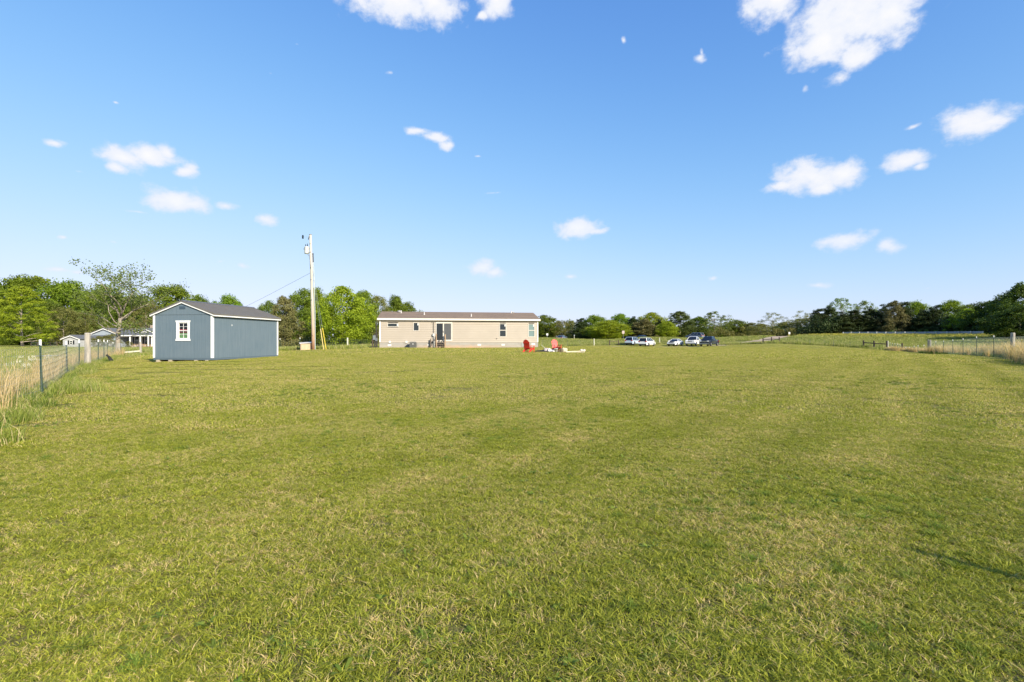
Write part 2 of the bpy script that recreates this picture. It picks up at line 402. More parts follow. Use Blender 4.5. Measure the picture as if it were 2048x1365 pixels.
def strip(name, pts, width, m, lift=.02, crown=.0, label=None, cat=None, n_across=6, step=1.5):
    P_ = []
    for a, b in zip(pts[:-1], pts[1:]):
        k = max(1, int(math.dist(a, b)/step))
        P_ += [(a[0]+(b[0]-a[0])*q/k, a[1]+(b[1]-a[1])*q/k) for q in range(k)]
    P_.append(pts[-1]); P_ = np.array(P_, float)
    for _ in range(12): P_[1:-1] = (P_[:-2]+2*P_[1:-1]+P_[2:])/4
    d = np.gradient(P_, axis=0); d /= np.linalg.norm(d, axis=1)[:,None]; nrm = np.stack([-d[:,1], d[:,0]], -1)
    rg = np.random.default_rng(5); ww = np.ones(len(P_))
    vs = []
    for q in range(n_across+1):
        o = (q/n_across-.5)*width; xy = P_+nrm*o
        vs.append(np.column_stack([xy, gza(xy[:,0], xy[:,1])+lift]))
    vs = np.stack(vs, 1).reshape(-1, 3); n = n_across+1
    lp = [(r*n+c, r*n+c+1, (r+1)*n+c+1, (r+1)*n+c) for r in range(len(P_)-1) for c in range(n_across)]
    me = fastmesh(name, vs, (np.array(lp).ravel(), np.full(len(lp), 4)), None, m)
    o = bpy.data.objects.new(name, me); COL.objects.link(o); tag(o, label, cat, kind='structure'); return o
strip('road', [(-70,150),(-20,139),(8,134.5),(36,133.5),(62,133.5),(80,131.5),(90,122),(98,103),(112,72),(130,40)], 6.2,
      simple('asphalt', (.13,.13,.135), .85, var=.2, scale=3), .03, label='narrow grey country road running along the top of the bank', cat='road')
strip('driveway', [(72,131.5),(66,122),(58,112),(50,103),(42,96.8),(32,93.2),(18,91.8)], 3.4,
      simple('gravel_tan', (.42,.32,.21), .95, var=.3, scale=1.2, bmp=.4), .02, label='pale gravel driveway coming down from the road to the parked cars', cat='driveway')

# ---------------------------------------------------------------- scattering of uncountable ground cover
def scatter(name, X, Y, sources, seed=0, smin=.9, smax=1.15, label=None, cat='grass', zoff=0, slope=False):
    rg = np.random.default_rng(seed); Z = gza(X, Y)+zoff
    me = bpy.data.meshes.new(name+'_points'); me.vertices.add(len(X))
    me.vertices.foreach_set('co', np.column_stack([X, Y, Z]).astype(np.float32).ravel())
    rot = np.zeros((len(X), 3), np.float32); rot[:,2] = rg.uniform(0, 6.283, len(X))
    a = me.attributes.new('rot', 'FLOAT_VECTOR', 'POINT'); a.data.foreach_set('vector', rot.ravel())
    a = me.attributes.new('scl', 'FLOAT', 'POINT'); a.data.foreach_set('value', rg.uniform(smin, smax, len(X)).astype(np.float32))
    o = bpy.data.objects.new(name, me); COL.objects.link(o)
    col = bpy.data.collections.new(name+'_sources')
    for sme in sources: col.objects.link(bpy.data.objects.new(sme.name, sme))
    g = bpy.data.node_groups.new(name+'_scatter', 'GeometryNodeTree')
    g.interface.new_socket('Geometry', in_out='INPUT', socket_type='NodeSocketGeometry')
    g.interface.new_socket('Geometry', in_out='OUTPUT', socket_type='NodeSocketGeometry')
    gi = g.nodes.new('NodeGroupInput'); gout = g.nodes.new('NodeGroupOutput')
    ci = g.nodes.new('GeometryNodeCollectionInfo'); ci.inputs[0].default_value = col
    ci.inputs['Separate Children'].default_value = True; ci.inputs['Reset Children'].default_value = True
    ip = g.nodes.new('GeometryNodeInstanceOnPoints'); ip.inputs['Pick Instance'].default_value = True
    r1 = g.nodes.new('GeometryNodeInputNamedAttribute'); r1.data_type = 'FLOAT_VECTOR'; r1.inputs[0].default_value = 'rot'
    s1 = g.nodes.new('GeometryNodeInputNamedAttribute'); s1.data_type = 'FLOAT'; s1.inputs[0].default_value = 'scl'
    ri = g.nodes.new('FunctionNodeRandomValue'); ri.data_type = 'INT'
    ins = [q for q in ri.inputs if q.type == 'INT' and q.name in ('Min', 'Max')]
    ins[0].default_value = 0; ins[1].default_value = len(sources)-1
    L = g.links.new
    L(gi.outputs[0], ip.inputs['Points']); L(ci.outputs[0], ip.inputs['Instance'])
    L(r1.outputs[0], ip.inputs['Rotation']); L(s1.outputs[0], ip.inputs['Scale'])
    L([q for q in ri.outputs if q.type == 'INT'][0], ip.inputs['Instance Index']); L(ip.outputs[0], gout.inputs[0])
    md = o.modifiers.new('scatter', 'NODES'); md.node_group = g
    return tag(o, label, cat, kind='stuff')

def blades_mesh(name, rg, n, size, hmin, hmax, w, lean, m, clump=0, tipw=.0, cx=None, cy=None, dry=None):
    x = rg.uniform(-size/2, size/2, n) if cx is None else cx; y = rg.uniform(-size/2, size/2, n) if cy is None else cy
    h = rg.uniform(hmin, hmax, n)*(.75+.5*rg.random(n)); th = rg.uniform(0, 6.283, n); ph = rg.uniform(0, 6.283, n)
    if clump:
        f_ = np.sin(x*19+rg.uniform(0,6)+2*np.sin(y*17))*np.sin(y*21+rg.uniform(0,6)+2*np.sin(x*13)); h = h*(1+.55*f_)
    ln = h*rg.uniform(lean[0], lean[1], n); ww = w*rg.uniform(.6, 1.3, n)
    dx, dy = np.cos(th), np.sin(th); sx, sy = np.cos(ph), np.sin(ph)
    def pt(f, bend, side):
        return np.column_stack([x+dx*ln*bend+sx*ww*side, y+dy*ln*bend+sy*ww*side, h*f])
    v = np.stack([pt(-.05,0,-.5), pt(-.05,0,.5), pt(.55,.35,.42), pt(.55,.35,-.42), pt(.9,1,tipw)], 1)
    b = np.arange(n)*5
    loops = np.stack([b, b+1, b+2, b+3, b+3, b+2, b+4], -1).ravel(); tot = np.tile([4, 3], n)
    tone = np.repeat(rg.random(n), 5); dr = np.repeat(rg.random(n) if dry is None else dry, 5)
    return fastmesh(name, v.reshape(-1, 3), (loops, tot), {'tone': tone, 'dry': dr}, m)

def grid_pts(x0, x1, y0, y1, step, rg, jit=.18):
    a, b = np.meshgrid(np.arange(x0, x1, step), np.arange(y0, y1, step)); a = a.ravel(); b = b.ravel()
    return a+rg.uniform(-jit, jit, a.size)*step, b+rg.uniform(-jit, jit, b.size)*step
def in_view(X, Y, ext=3.5): return (np.abs(X) < Y*1.06+ext) & (Y > -2.5)

def dist_path(X, Y, pts):
    d_ = np.full(X.shape, 1e9)
    for a, b in zip(pts[:-1], pts[1:]):
        a = np.array(a, float); b = np.array(b, float); ab = b-a; t_ = np.clip(((X-a[0])*ab[0]+(Y-a[1])*ab[1])/(ab@ab), 0, 1)
        d_ = np.minimum(d_, np.hypot(X-a[0]-t_*ab[0], Y-a[1]-t_*ab[1]))
    return d_
DRV = [(72,131.5),(66,122),(58,112),(50,103),(42,96.8),(32,93.2),(18,91.8)]
RD = [(-70,150),(-20,139),(8,134.5),(36,133.5),(62,133.5),(80,131.5),(90,122),(98,103),(112,72),(130,40)]
rg = np.random.default_rng(11)
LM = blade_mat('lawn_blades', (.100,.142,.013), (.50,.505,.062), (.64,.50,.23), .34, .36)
def stubble(rg, size, ncl, per, rcl):
    cx_ = np.repeat(rg.uniform(-size/2, size/2, ncl), per); cy_ = np.repeat(rg.uniform(-size/2, size/2, ncl), per)
    tn_ = np.repeat(rg.random(ncl), per)
    return cx_+rg.normal(0, rcl, cx_.size), cy_+rg.normal(0, rcl, cx_.size), np.clip(tn_*.6+rg.random(cx_.size)*.4, 0, 1)
near = []
for _ in range(7):
    cx_, cy_, dr_ = stubble(rg, 1.0, 1000, 15, .015)
    near.append(blades_mesh('lawn_patch', rg, cx_.size, 1.0, .008, .027, .0044, (.5, 2.4), LM, clump=1, cx=cx_, cy=cy_, dry=dr_))
X, Y = grid_pts(-12, 12, -2.5, 10.5, .61, rg); d = np.hypot(X, Y); k = in_lawn(X, Y) & in_view(X, Y) & (d < 10.5)
scatter('lawn_grass', X[k], Y[k], near, 1, .9, 1.1, 'short mown lawn grass close by, green blades mixed with dry ones')
midp = [blades_mesh('lawn_patch_coarse', rg, 9000, 2.0, .012, .030, .0075, (.5, 2.0), LM, clump=1) for _ in range(4)]
X, Y = grid_pts(-34, 34, 6, 37, 1.36, rg); d = np.hypot(X, Y); k = in_lawn(X, Y) & in_view(X, Y) & (d > 9.3) & (d < 37) & ~((X > -17.6) & (X < -15) & (Y > 26) & (Y < 30))
k &= lawn_dist(X, Y) > .3
scatter('lawn_grass', X[k], Y[k], midp, 2, .95, 1.1, 'short mown lawn grass in the middle of the yard round the shed')
farp = [blades_mesh('lawn_patch_far', rg, 3000, 4.0, .02, .045, .026, (.5, 1.8), LM) for _ in range(3)]
X, Y = grid_pts(-40, 56, 16, 110, 2.75, rg); d = np.hypot(X, Y); k = in_lawn(X, Y) & in_view(X, Y, 4) & (d > 35) & (d < 112) & (dist_path(X, Y, DRV) > 3.2) & (lawn_dist(X, Y) > 1.0)
k &= ~((Y > 56) & (X < 4) & (Y < 70))
scatter('lawn_grass', X[k], Y[k], farp, 3, .95, 1.1, 'short mown lawn grass stretching from the shed to the long house')

# broad leaved weeds in the lawn
def rosette(name, rg, m, n=9, L=.075, w=.028, rise=.45):
    V_ = []; lp = []; tn = []
    for i in range(n):
        a = 6.283*i/n+rg.uniform(-.4, .4); l = L*rg.uniform(.6, 1.15); r = rise*rg.uniform(.5, 1.6); ww = w*rg.uniform(.7, 1.2)
        c, s_ = math.cos(a), math.sin(a); b = len(V_)
        for (t_, hw, z) in ((0,.1,0),(.35,.42,.5),(.7,.5,.85),(1,.02,.8)):
            for q in (-1, 1):
                V_.append((c*l*t_-s_*q*hw*ww, s_*l*t_+c*q*hw*ww, z*l*r+.004))
        lp += [b,b+1,b+3,b+2, b+2,b+3,b+5,b+4, b+4,b+5,b+7,b+6]; tn += [rg.random()]*8
    return fastmesh(name, np.array(V_), (np.array(lp), np.full(len(lp)//4, 4)), {'tone': tn, 'dry': np.zeros(len(tn))+.99}, m)
VGM = leafmat('verge_leaf', (.055,.115,.015), (.16,.24,.035), .25, .1)
WM = leafmat('weed_leaf', (.085,.150,.020), (.26,.34,.05), .3, .1)
rg = np.random.default_rng(21)
ros = [rosette('weed_rosette', rg, WM, int(rg.integers(5, 13)), rg.uniform(.028, .07), rg.uniform(.009, .019), rg.uniform(.15, .55)) for _ in range(7)]
X = rg.uniform(-11, 11, 26000); Y = rg.uniform(0, 12, 26000)
clm = np.sin(X*1.1+2*np.sin(Y*.7))+np.sin(Y*1.3+X*.4+1)+rg.normal(0, .8, X.size)
k = in_lawn(X, Y) & in_view(X, Y) & (clm > .35) & (rg.random(X.size) < 1.1-np.hypot(X, Y)/13)
scatter('lawn_weeds', X[k], Y[k], ros, 4, .35, 1.15, 'green broad-leaved weeds scattered through the lawn', 'weeds')
tufts = []
for _ in range(4):
    n = 110; r_ = np.abs(rg.normal(0, .06, n)); a_ = rg.uniform(0, 6.283, n)
    tufts.append(blades_mesh('grass_tuft', rg, n, 1, .035, .07, .005, (.5, 1.6), WM, cx=r_*np.cos(a_), cy=r_*np.sin(a_)))
X = rg.uniform(-16, 16, 7000); Y = rg.uniform(0, 20, 7000)
clm = np.sin(X*.8-1.5*np.sin(Y*.5+1))+np.sin(Y*.9-X*.5)+rg.normal(0, .7, X.size)
k = in_lawn(X, Y) & in_view(X, Y) & (clm > .7)
scatter('lawn_tufts', X[k], Y[k], tufts, 5, .45, .85, 'darker green grass tufts standing a little higher in the lawn', 'grass')

# rough grass outside the mown yard
FM = blade_mat('field_blades', (.14,.19,.025), (.32,.36,.07), (.50,.43,.20), .30)
DRYM = blade_mat('dry_blades', (.16,.17,.035), (.47,.36,.16), (.66,.50,.27), .8, .40)
rg = np.random.default_rng(31)
tall = [blades_mesh('field_patch', rg, 2600, 1.6, .12, .30, .009, (.2, .8), FM) for _ in range(4)]
X, Y = grid_pts(-62, 45, 3, 60, 1.3, rg); ld_ = lawn_dist(X, Y); d = np.hypot(X, Y)
k = (ld_ < -.1) & in_view(X, Y, 3) & (d < 46) & (X < 0) & (ld_ > -26)
scatter('field_grass', X[k], Y[k], tall, 6, .8, 1.2, 'uncut green grass of the field left of the wire fence')
tallf = [blades_mesh('field_patch_far', rg, 1500, 4.0, .15, .34, .035, (.2, .8), FM) for _ in range(3)]
X, Y = grid_pts(-110, 100, 38, 131, 3.3, rg); ld_ = lawn_dist(X, Y); d = np.hypot(X, Y)
k = (ld_ < -1.5) & in_view(X, Y, 4) & (d > 42) & (dist_path(X, Y, DRV) > 3.6) & (dist_path(X, Y, RD) > 5) & ~((X < -20) & (Y > 88) & (X > -86) & (Y < 108))
k &= (Y < 131)
scatter('field_grass', X[k], Y[k], tallf, 7, .8, 1.2, 'uncut grass of the far fields below the road and behind the house')

# long dry grass left standing along the fences
def stand(name, path, width, n, hmin, hmax, seed, label, m=DRYM, nb=60, bw=.007, smin=.6, smax=1.2, spread=.10, lean=(.1, .55)):
    rg = np.random.default_rng(seed); src = []
    for _ in range(5):
        r_ = np.abs(rg.normal(0, spread, nb)); a_ = rg.uniform(0, 6.283, nb)
        src.append(blades_mesh(name+'_clump', rg, nb, 1, hmin, hmax, bw, lean, m, cx=r_*np.cos(a_), cy=r_*np.sin(a_), tipw=.3))
    p = np.array(path, float); seg = np.hypot(*np.diff(p, axis=0).T); cum = np.concatenate([[0], np.cumsum(seg)])
    t_ = rg.uniform(0, cum[-1], n)
    gapf = np.sin(t_*.9+seed)+np.sin(t_*.37+1)+rg.normal(0, .8, n); t_ = t_[gapf > -.9]
    xx = np.interp(t_, cum, p[:,0])+rg.normal(0, width, t_.size); yy = np.interp(t_, cum, p[:,1])+rg.normal(0, width, t_.size)
    return scatter(name, xx, yy, src, seed, smin, smax, label)
FL = [(-4.4,1.4),(-7.6,6.2),(-11.3,11.2),(-17.9,19.7),(-23.2,27),(-28,34.5),(-31.5,40.5)]
stand('dry_grass', FL, .17, 430, .40, .90, 41, 'tall straw coloured grass standing along the left wire fence', nb=30, bw=.008, spread=.09)
stand('verge_grass', [(x+.38, y-.1) for x, y in FL], .26, 760, .08, .20, 42, 'lush green grass at the foot of the left wire fence', m=VGM, nb=80, bw=.009, spread=.14, lean=(.3, 1))
FR = [(5,.4),(8.3,4.2),(15.6,12.2),(23.0,21.2),(32.3,32),(36.6,37.6),(39.6,43),(43.6,52),(48.6,61.5)]
FR2 = [(24.2,21.6),(33.4,32.4),(37.2,38),(40,43.5),(43.8,52)]
stand('dry_grass', FR2, .55, 800, .5, 1.0, 43, 'tall golden dry grass along the right wire fence', nb=46, bw=.016)
stand('verge_grass', [(x-.55, y+.1) for x, y in FR2], .35, 900, .12, .3, 44, 'dark green grass at the edge of the lawn below the golden grass', m=VGM, nb=60, bw=.014, spread=.16, lean=(.3, 1))
stand('dry_grass', [(23.8,21.0),(28.5,26.6),(33.2,32.2)], .55, 420, .7, 1.25, 49, 'tallest golden grass plumes near the right picture edge', nb=40, bw=.013, spread=.12)
stand('dry_grass', [(5.4,.2),(8.8,4),(16.2,12),(23.4,20.8)], .3, 200, .4, .8, 45, 'dry grass under the right fence where it leaves the picture', nb=40, bw=.01)
stand('dry_grass', [(43.8,52),(47.6,60),(48.6,61.5),(50,66)], .35, 260, .3, .6, 46, 'short dry grass round the far corner posts', nb=50, bw=.02)
stand('verge_grass', [(51.8,72),(50.6,77),(48.3,84),(46,91),(40,104.6),(34,111.8),(19,104),(9,93)], .45, 900, .25, .55, 47, 'rough grass under the wire fence beside the field', m=FM, nb=60, bw=.03, spread=.3)
stand('verge_grass', [(-31,41.8),(-24,43),(-19,43),(-16.6,43.4),(-16.2,48),(-16.2,55)], .35, 420, .2, .45, 48, 'rough grass under the back fence between the tree and the house', m=FM, nb=60, bw=.02, spread=.22)
stand('dry_grass', [(-6.9,5.0),(-8.2,6.9),(-10.2,9.6)], .16, 90, .5, .95, 50, 'tall straw clumps at the left picture edge', nb=30, bw=.007, spread=.08)
# flowers
WHM = simple('petal_white', (.85,.84,.80), .7, var=.05); YLM = simple('petal_yellow', (.55,.50,.07), .7, var=.15)
def flower_mesh(name, m, h, r, n, rg):
    v = []; lp = []
    for _ in range(n):
        cx, cy = rg.normal(0, .10, 2); z = h*rg.uniform(.75, 1.1); rr = r*rg.uniform(.6, 1.1); b = len(v)
        tx, ty = rg.uniform(-.4, .4, 2)
        for q in range(6):
            a = q*math.pi/3; v.append((cx+rr*math.cos(a), cy+rr*math.sin(a), z+tx*rr*math.cos(a)+ty*rr*math.sin(a)))
        lp += list(range(b, b+6))
        b = len(v); v += [(cx-.003,cy,0),(cx+.003,cy,0),(cx+.003,cy,z),(cx-.003,cy,z)]
        lp += [b,b+1,b+2,b+3]
    me = fastmesh(name, np.array(v), (np.array(lp), np.tile([6, 4], n)), None, m)
    return me
rg = np.random.default_rng(51)
wf = [flower_mesh('flower_head', WHM, .3, .012, 7, rg) for _ in range(3)]
X = np.concatenate([rg.normal(-20.6, 1.0, 22), rg.normal(-25.5, 1.6, 26), rg.normal(-31, 2.8, 20), rg.normal(-24, 5, 30)])
Y = np.concatenate([rg.normal(21.4, .4, 22), rg.normal(27.0, .7, 26), rg.normal(33, 1.2, 20), rg.normal(27, 5, 30)])
k = lawn_dist(X, Y) < -1.2
scatter('white_wildflowers', X[k], Y[k], wf, 8, .8, 1.3, 'white wildflowers in drifts in the field left of the fence', 'flowers')
yf = [flower_mesh('flower_head', YLM, .42, .045, 16, rg) for _ in range(3)]
t_ = rg.random(1500); X = 78+t_*15+rg.normal(0, 1.0, 1500)-np.abs(rg.normal(0, 4.5, 1500)); Y = 124-t_*26-np.abs(rg.normal(0, 7, 1500))+3
k = (dist_path(X, Y, RD) > 4.4)
scatter('yellow_wildflowers', X[k], Y[k], yf, 9, .7, 1.2, 'pale yellow flowering weeds on the bank below the guardrail', 'flowers')

# ---------------------------------------------------------------- trees
def envelope(kind, t):
    if kind == 'round': return np.sin(np.pi*np.clip(t, 0, 1)**.85)**.55*(.62+.38*np.sin(np.pi*np.clip(t,0,1)))+.08
    if kind == 'cone': return (1-t)**.75*(.9+.1*np.sin(t*30))*.98+.06
    if kind == 'taper': return np.where(t < .25, .75+t, (1-t)**.62*1.19)+.04
    if kind == 'pine': return np.where(t < .3, .6+t*1.1, (1-(t-.3)/.75)**.6*.95)+.05
    if kind == 'spread': return np.sin(np.pi*np.clip(t*.85+.12, 0, 1))**.8+.05
    return np.sin(np.pi*t)**.5
def make_tree(name, seed, kind, lm, bm, H=12., R=5., base=.12, clumps=80, leaves=110, cr=1.25, leaf=.32, flat=.75, gap=.25, trunk=.22, limbs=12, hollow=.45, up=.25, leafy=1):
    rg = np.random.default_rng(seed)
    t = rg.beta(1.15, 1.2, clumps) if kind != 'cone' else rg.beta(1.0, 1.5, clumps)
    a = rg.uniform(0, 6.283, clumps); e = envelope(kind, t); lob = 1+.16*np.sin(3*a+rg.uniform(0, 6)+3*t)+.10*np.sin(5*a+rg.uniform(0, 6)-5*t)
    rr = R*e*lob*np.sqrt(rg.uniform(hollow, 1, clumps))
    z0 = base*H; cz = z0+t*(H-z0-cr*.5); c = np.column_stack([rr*np.cos(a), rr*np.sin(a), cz])
    c = np.clip(c, [-R*1.15]*3, [R*1.15, R*1.15, H-cr*flat*.6])
    crs = cr*rg.uniform(.6, 1.25, clumps)*(1-.35*t if kind in ('cone', 'taper', 'pine') else 1)
    n = clumps*leaves; ci = np.repeat(np.arange(clumps), leaves)
    d = rg.normal(size=(n, 3)); d /= np.linalg.norm(d, axis=1)[:,None]
    p = c[ci]+d*(crs[ci]*rg.uniform(.45, 1.08, n))[:,None]*np.array([1, 1, flat])
    p += .18*cr*np.sin(p[:, [1,2,0]]*2.3+seed)
    nr = d*1.0+rg.normal(size=(n, 3))*.55+np.array([0, 0, up]); nr /= np.linalg.norm(nr, axis=1)[:,None]
    q = rg.normal(size=(n, 3)); u = np.cross(nr, q); u /= np.linalg.norm(u, axis=1)[:,None]; v = np.cross(nr, u)
    s = leaf*rg.uniform(.55, 1.25, n)[:,None]
    quad = np.stack([p-u*s*.5, p+v*s*.34, p+u*s*.5, p-v*s*.34], 1).reshape(-1, 3)
    tone = np.clip(rg.random(clumps)[ci]*.6+rg.random(n)*.4+(t[ci]-.5)*.1, 0, 1)
    lm_ = fastmesh(name+'_crown', quad, (np.arange(4*n), np.full(n, 4)), {'tone': np.repeat(tone, 4)}, lm)
    mb = MB(); k = 7; bend = rg.normal(0, .035*H/12, (k, 2)).cumsum(0)
    tops = .82*H if kind in ('cone', 'pine', 'taper') else .62*H
    zz = np.linspace(-.25, tops, k); pts = [(bend[i_,0]*(i_ > 0), bend[i_,1]*(i_ > 0), zz[i_]) for i_ in range(k)]
    rs = [trunk*(1.35 if i_ == 0 else 1)*(1-.85*i_/(k-1)) for i_ in range(k)]
    mb.tube(pts, rs, 7)
    for q_ in rg.choice(clumps, min(limbs, clumps), replace=False):
        e_ = c[q_]; zs = max(base*H*.7+.3, min(e_[2]-.25*math.hypot(e_[0], e_[1])-.4, tops*.95)); f = zs/tops
        sx = np.interp(zs, zz, [p_[0] for p_ in pts]); sy = np.interp(zs, zz, [p_[1] for p_ in pts])
        m_ = ((sx+e_[0])*.5, (sy+e_[1])*.5, (zs*.55+e_[2]*.45)+rg.uniform(-.2, .3))
        r0 = trunk*.42*(1-.6*f); mb.tube([(sx, sy, zs), m_, tuple(e_)], [r0, r0*.6, r0*.15], 5, False)
    tm = bpy.data.meshes.new(name+'_trunk'); tm.from_pydata(mb.v, [], mb.f); tm.materials.append(bm)
    tm.polygons.foreach_set('use_smooth', [True]*len(tm.polygons)); tm.update()
    return dict(crown=lm_, trunk=tm, H=H, R=R)
BK = simple('bark_grey', (.17,.14,.11), .9, var=.35, scale=9, st=(1,1,.25), bmp=.5)
BK2 = simple('bark_brown', (.13,.09,.065), .9, var=.35, scale=9, st=(1,1,.25), bmp=.5)
BKP = simple('bark_pale', (.33,.28,.23), .9, var=.35, scale=9, st=(1,1,.25), bmp=.5)
G_MAPLE = leafmat('leaf_maple', (.085,.155,.012), (.215,.310,.024))
G_BRIGHT = leafmat('leaf_bright', (.150,.230,.012), (.340,.420,.030))
G_OAK = leafmat('leaf_oak', (.070,.120,.014), (.185,.260,.026))
G_CEDAR = leafmat('leaf_cedar', (.020,.036,.010), (.060,.085,.020), .15)
G_CEDARB = leafmat('leaf_brown_cedar', (.10,.10,.035), (.21,.19,.07), .2)
G_PINE = leafmat('leaf_pine', (.055,.085,.02), (.14,.175,.045), .2)
G_OLIVE = leafmat('leaf_olive', (.11,.125,.032), (.25,.25,.07))
G_LIGHT = leafmat('leaf_light', (.10,.155,.035), (.22,.29,.065))
SP = {}
def species(k, *a, **kw): SP[k] = [make_tree(k, s, *a, **kw) for s in (kw.pop('seeds') if 'seeds' in kw else (1, 2))]
def sp(k, seeds, *a, **kw): SP[k] = [make_tree(k, s*7+len(k), *a, **kw) for s in seeds]
sp('maple', (1,2,3), 'round', G_MAPLE, BK, clumps=230, leaves=110, cr=1.15, leaf=.31, base=.05, hollow=.06)
sp('bright', (4,5), 'round', G_BRIGHT, BK, clumps=300, leaves=105, cr=1.1, leaf=.29, base=.05, hollow=.06)
sp('oak', (6,7,8), 'round', G_OAK, BK, clumps=200, leaves=110, cr=1.2, leaf=.32, base=.02, hollow=.06)
sp('cedar', (9,10,11), 'cone', G_CEDAR, BK2, clumps=220, leaves=95, cr=.95, leaf=.27, base=.0, R=3.6, up=.1, hollow=.06)
sp('browncedar', (12,13), 'taper', G_CEDARB, BKP, clumps=230, leaves=100, cr=1.05, leaf=.26, base=.03, R=4.0, hollow=.06)
sp('pine', (14,15), 'pine', G_PINE, BKP, clumps=230, leaves=90, cr=.95, leaf=.26, base=.10, R=4.2, flat=.7, hollow=.06)
sp('olive', (16,17), 'round', G_OLIVE, BKP, clumps=190, leaves=80, cr=.95, leaf=.25, base=.02, limbs=26, hollow=.08)
sp('light', (18,19), 'round', G_LIGHT, BKP, clumps=150, leaves=60, cr=.7, leaf=.27, base=.10, limbs=30, flat=.8, hollow=.15)
sp('lacy', (20,21), 'round', G_OLIVE, BKP, clumps=80, leaves=55, cr=.75, leaf=.24, base=.15, limbs=34, flat=.75, hollow=.3, trunk=.16)
G_DARK = leafmat('leaf_dark_oak', (.035,.065,.010), (.10,.15,.018), .3, .05)
sp('darkoak', (31,32), 'round', G_DARK, BK, clumps=210, leaves=110, cr=1.2, leaf=.32, base=.0, hollow=.06)
sp('sweetgum', (22,), 'taper', G_BRIGHT, BKP, clumps=330, leaves=80, cr=.75, leaf=.20, base=.10, R=5, flat=.5, limbs=30, hollow=.2)
NM = dict(darkoak='oak_tree', maple='maple_tree', bright='maple_tree', oak='oak_tree', cedar='cedar_tree', browncedar='cedar_tree', pine='pine_tree', olive='deciduous_tree', light='deciduous_tree', lacy='deciduous_tree', sweetgum='broadleaf_tree')
tree_rng = random.Random(5)
used = {}
def tree(sp_, px, D, top, wpx, label, group=None, sink=0, xy=None, h=None, hide=0):
    X_, Y_ = xy or P(px, D); z = gz(X_, Y_)-sink
    if h is None: h = (EYE-z)+(682.5-top)/1000*Y_
    w = wpx/1000*Y_*(1.28 if Y_ > 105 and wpx < 56 else 1.12 if Y_ > 105 and wpx < 90 else 1.0)
    i_ = used.get(sp_, 0); used[sp_] = i_+1; v = SP[sp_][i_ % len(SP[sp_])]
    t = thing(NM[sp_], label, 'tree', (X_, Y_, z), tree_rng.uniform(0, 6.28), group)
    sc = (w/2/(v['R']*1.02), w/2/(v['R']*1.02), h/v['H'])
    t.scale = sc
    for k_ in ('crown', 'trunk'):
        o = bpy.data.objects.new(k_, v[k_]); COL.objects.link(o); o.parent = t
    return t
GL = 'trees of the wood behind the neighbouring houses'; GR = 'trees on the far side of the road'; GW = 'trees of the dark wood behind the guardrail'; GM = 'trees behind the utility pole'
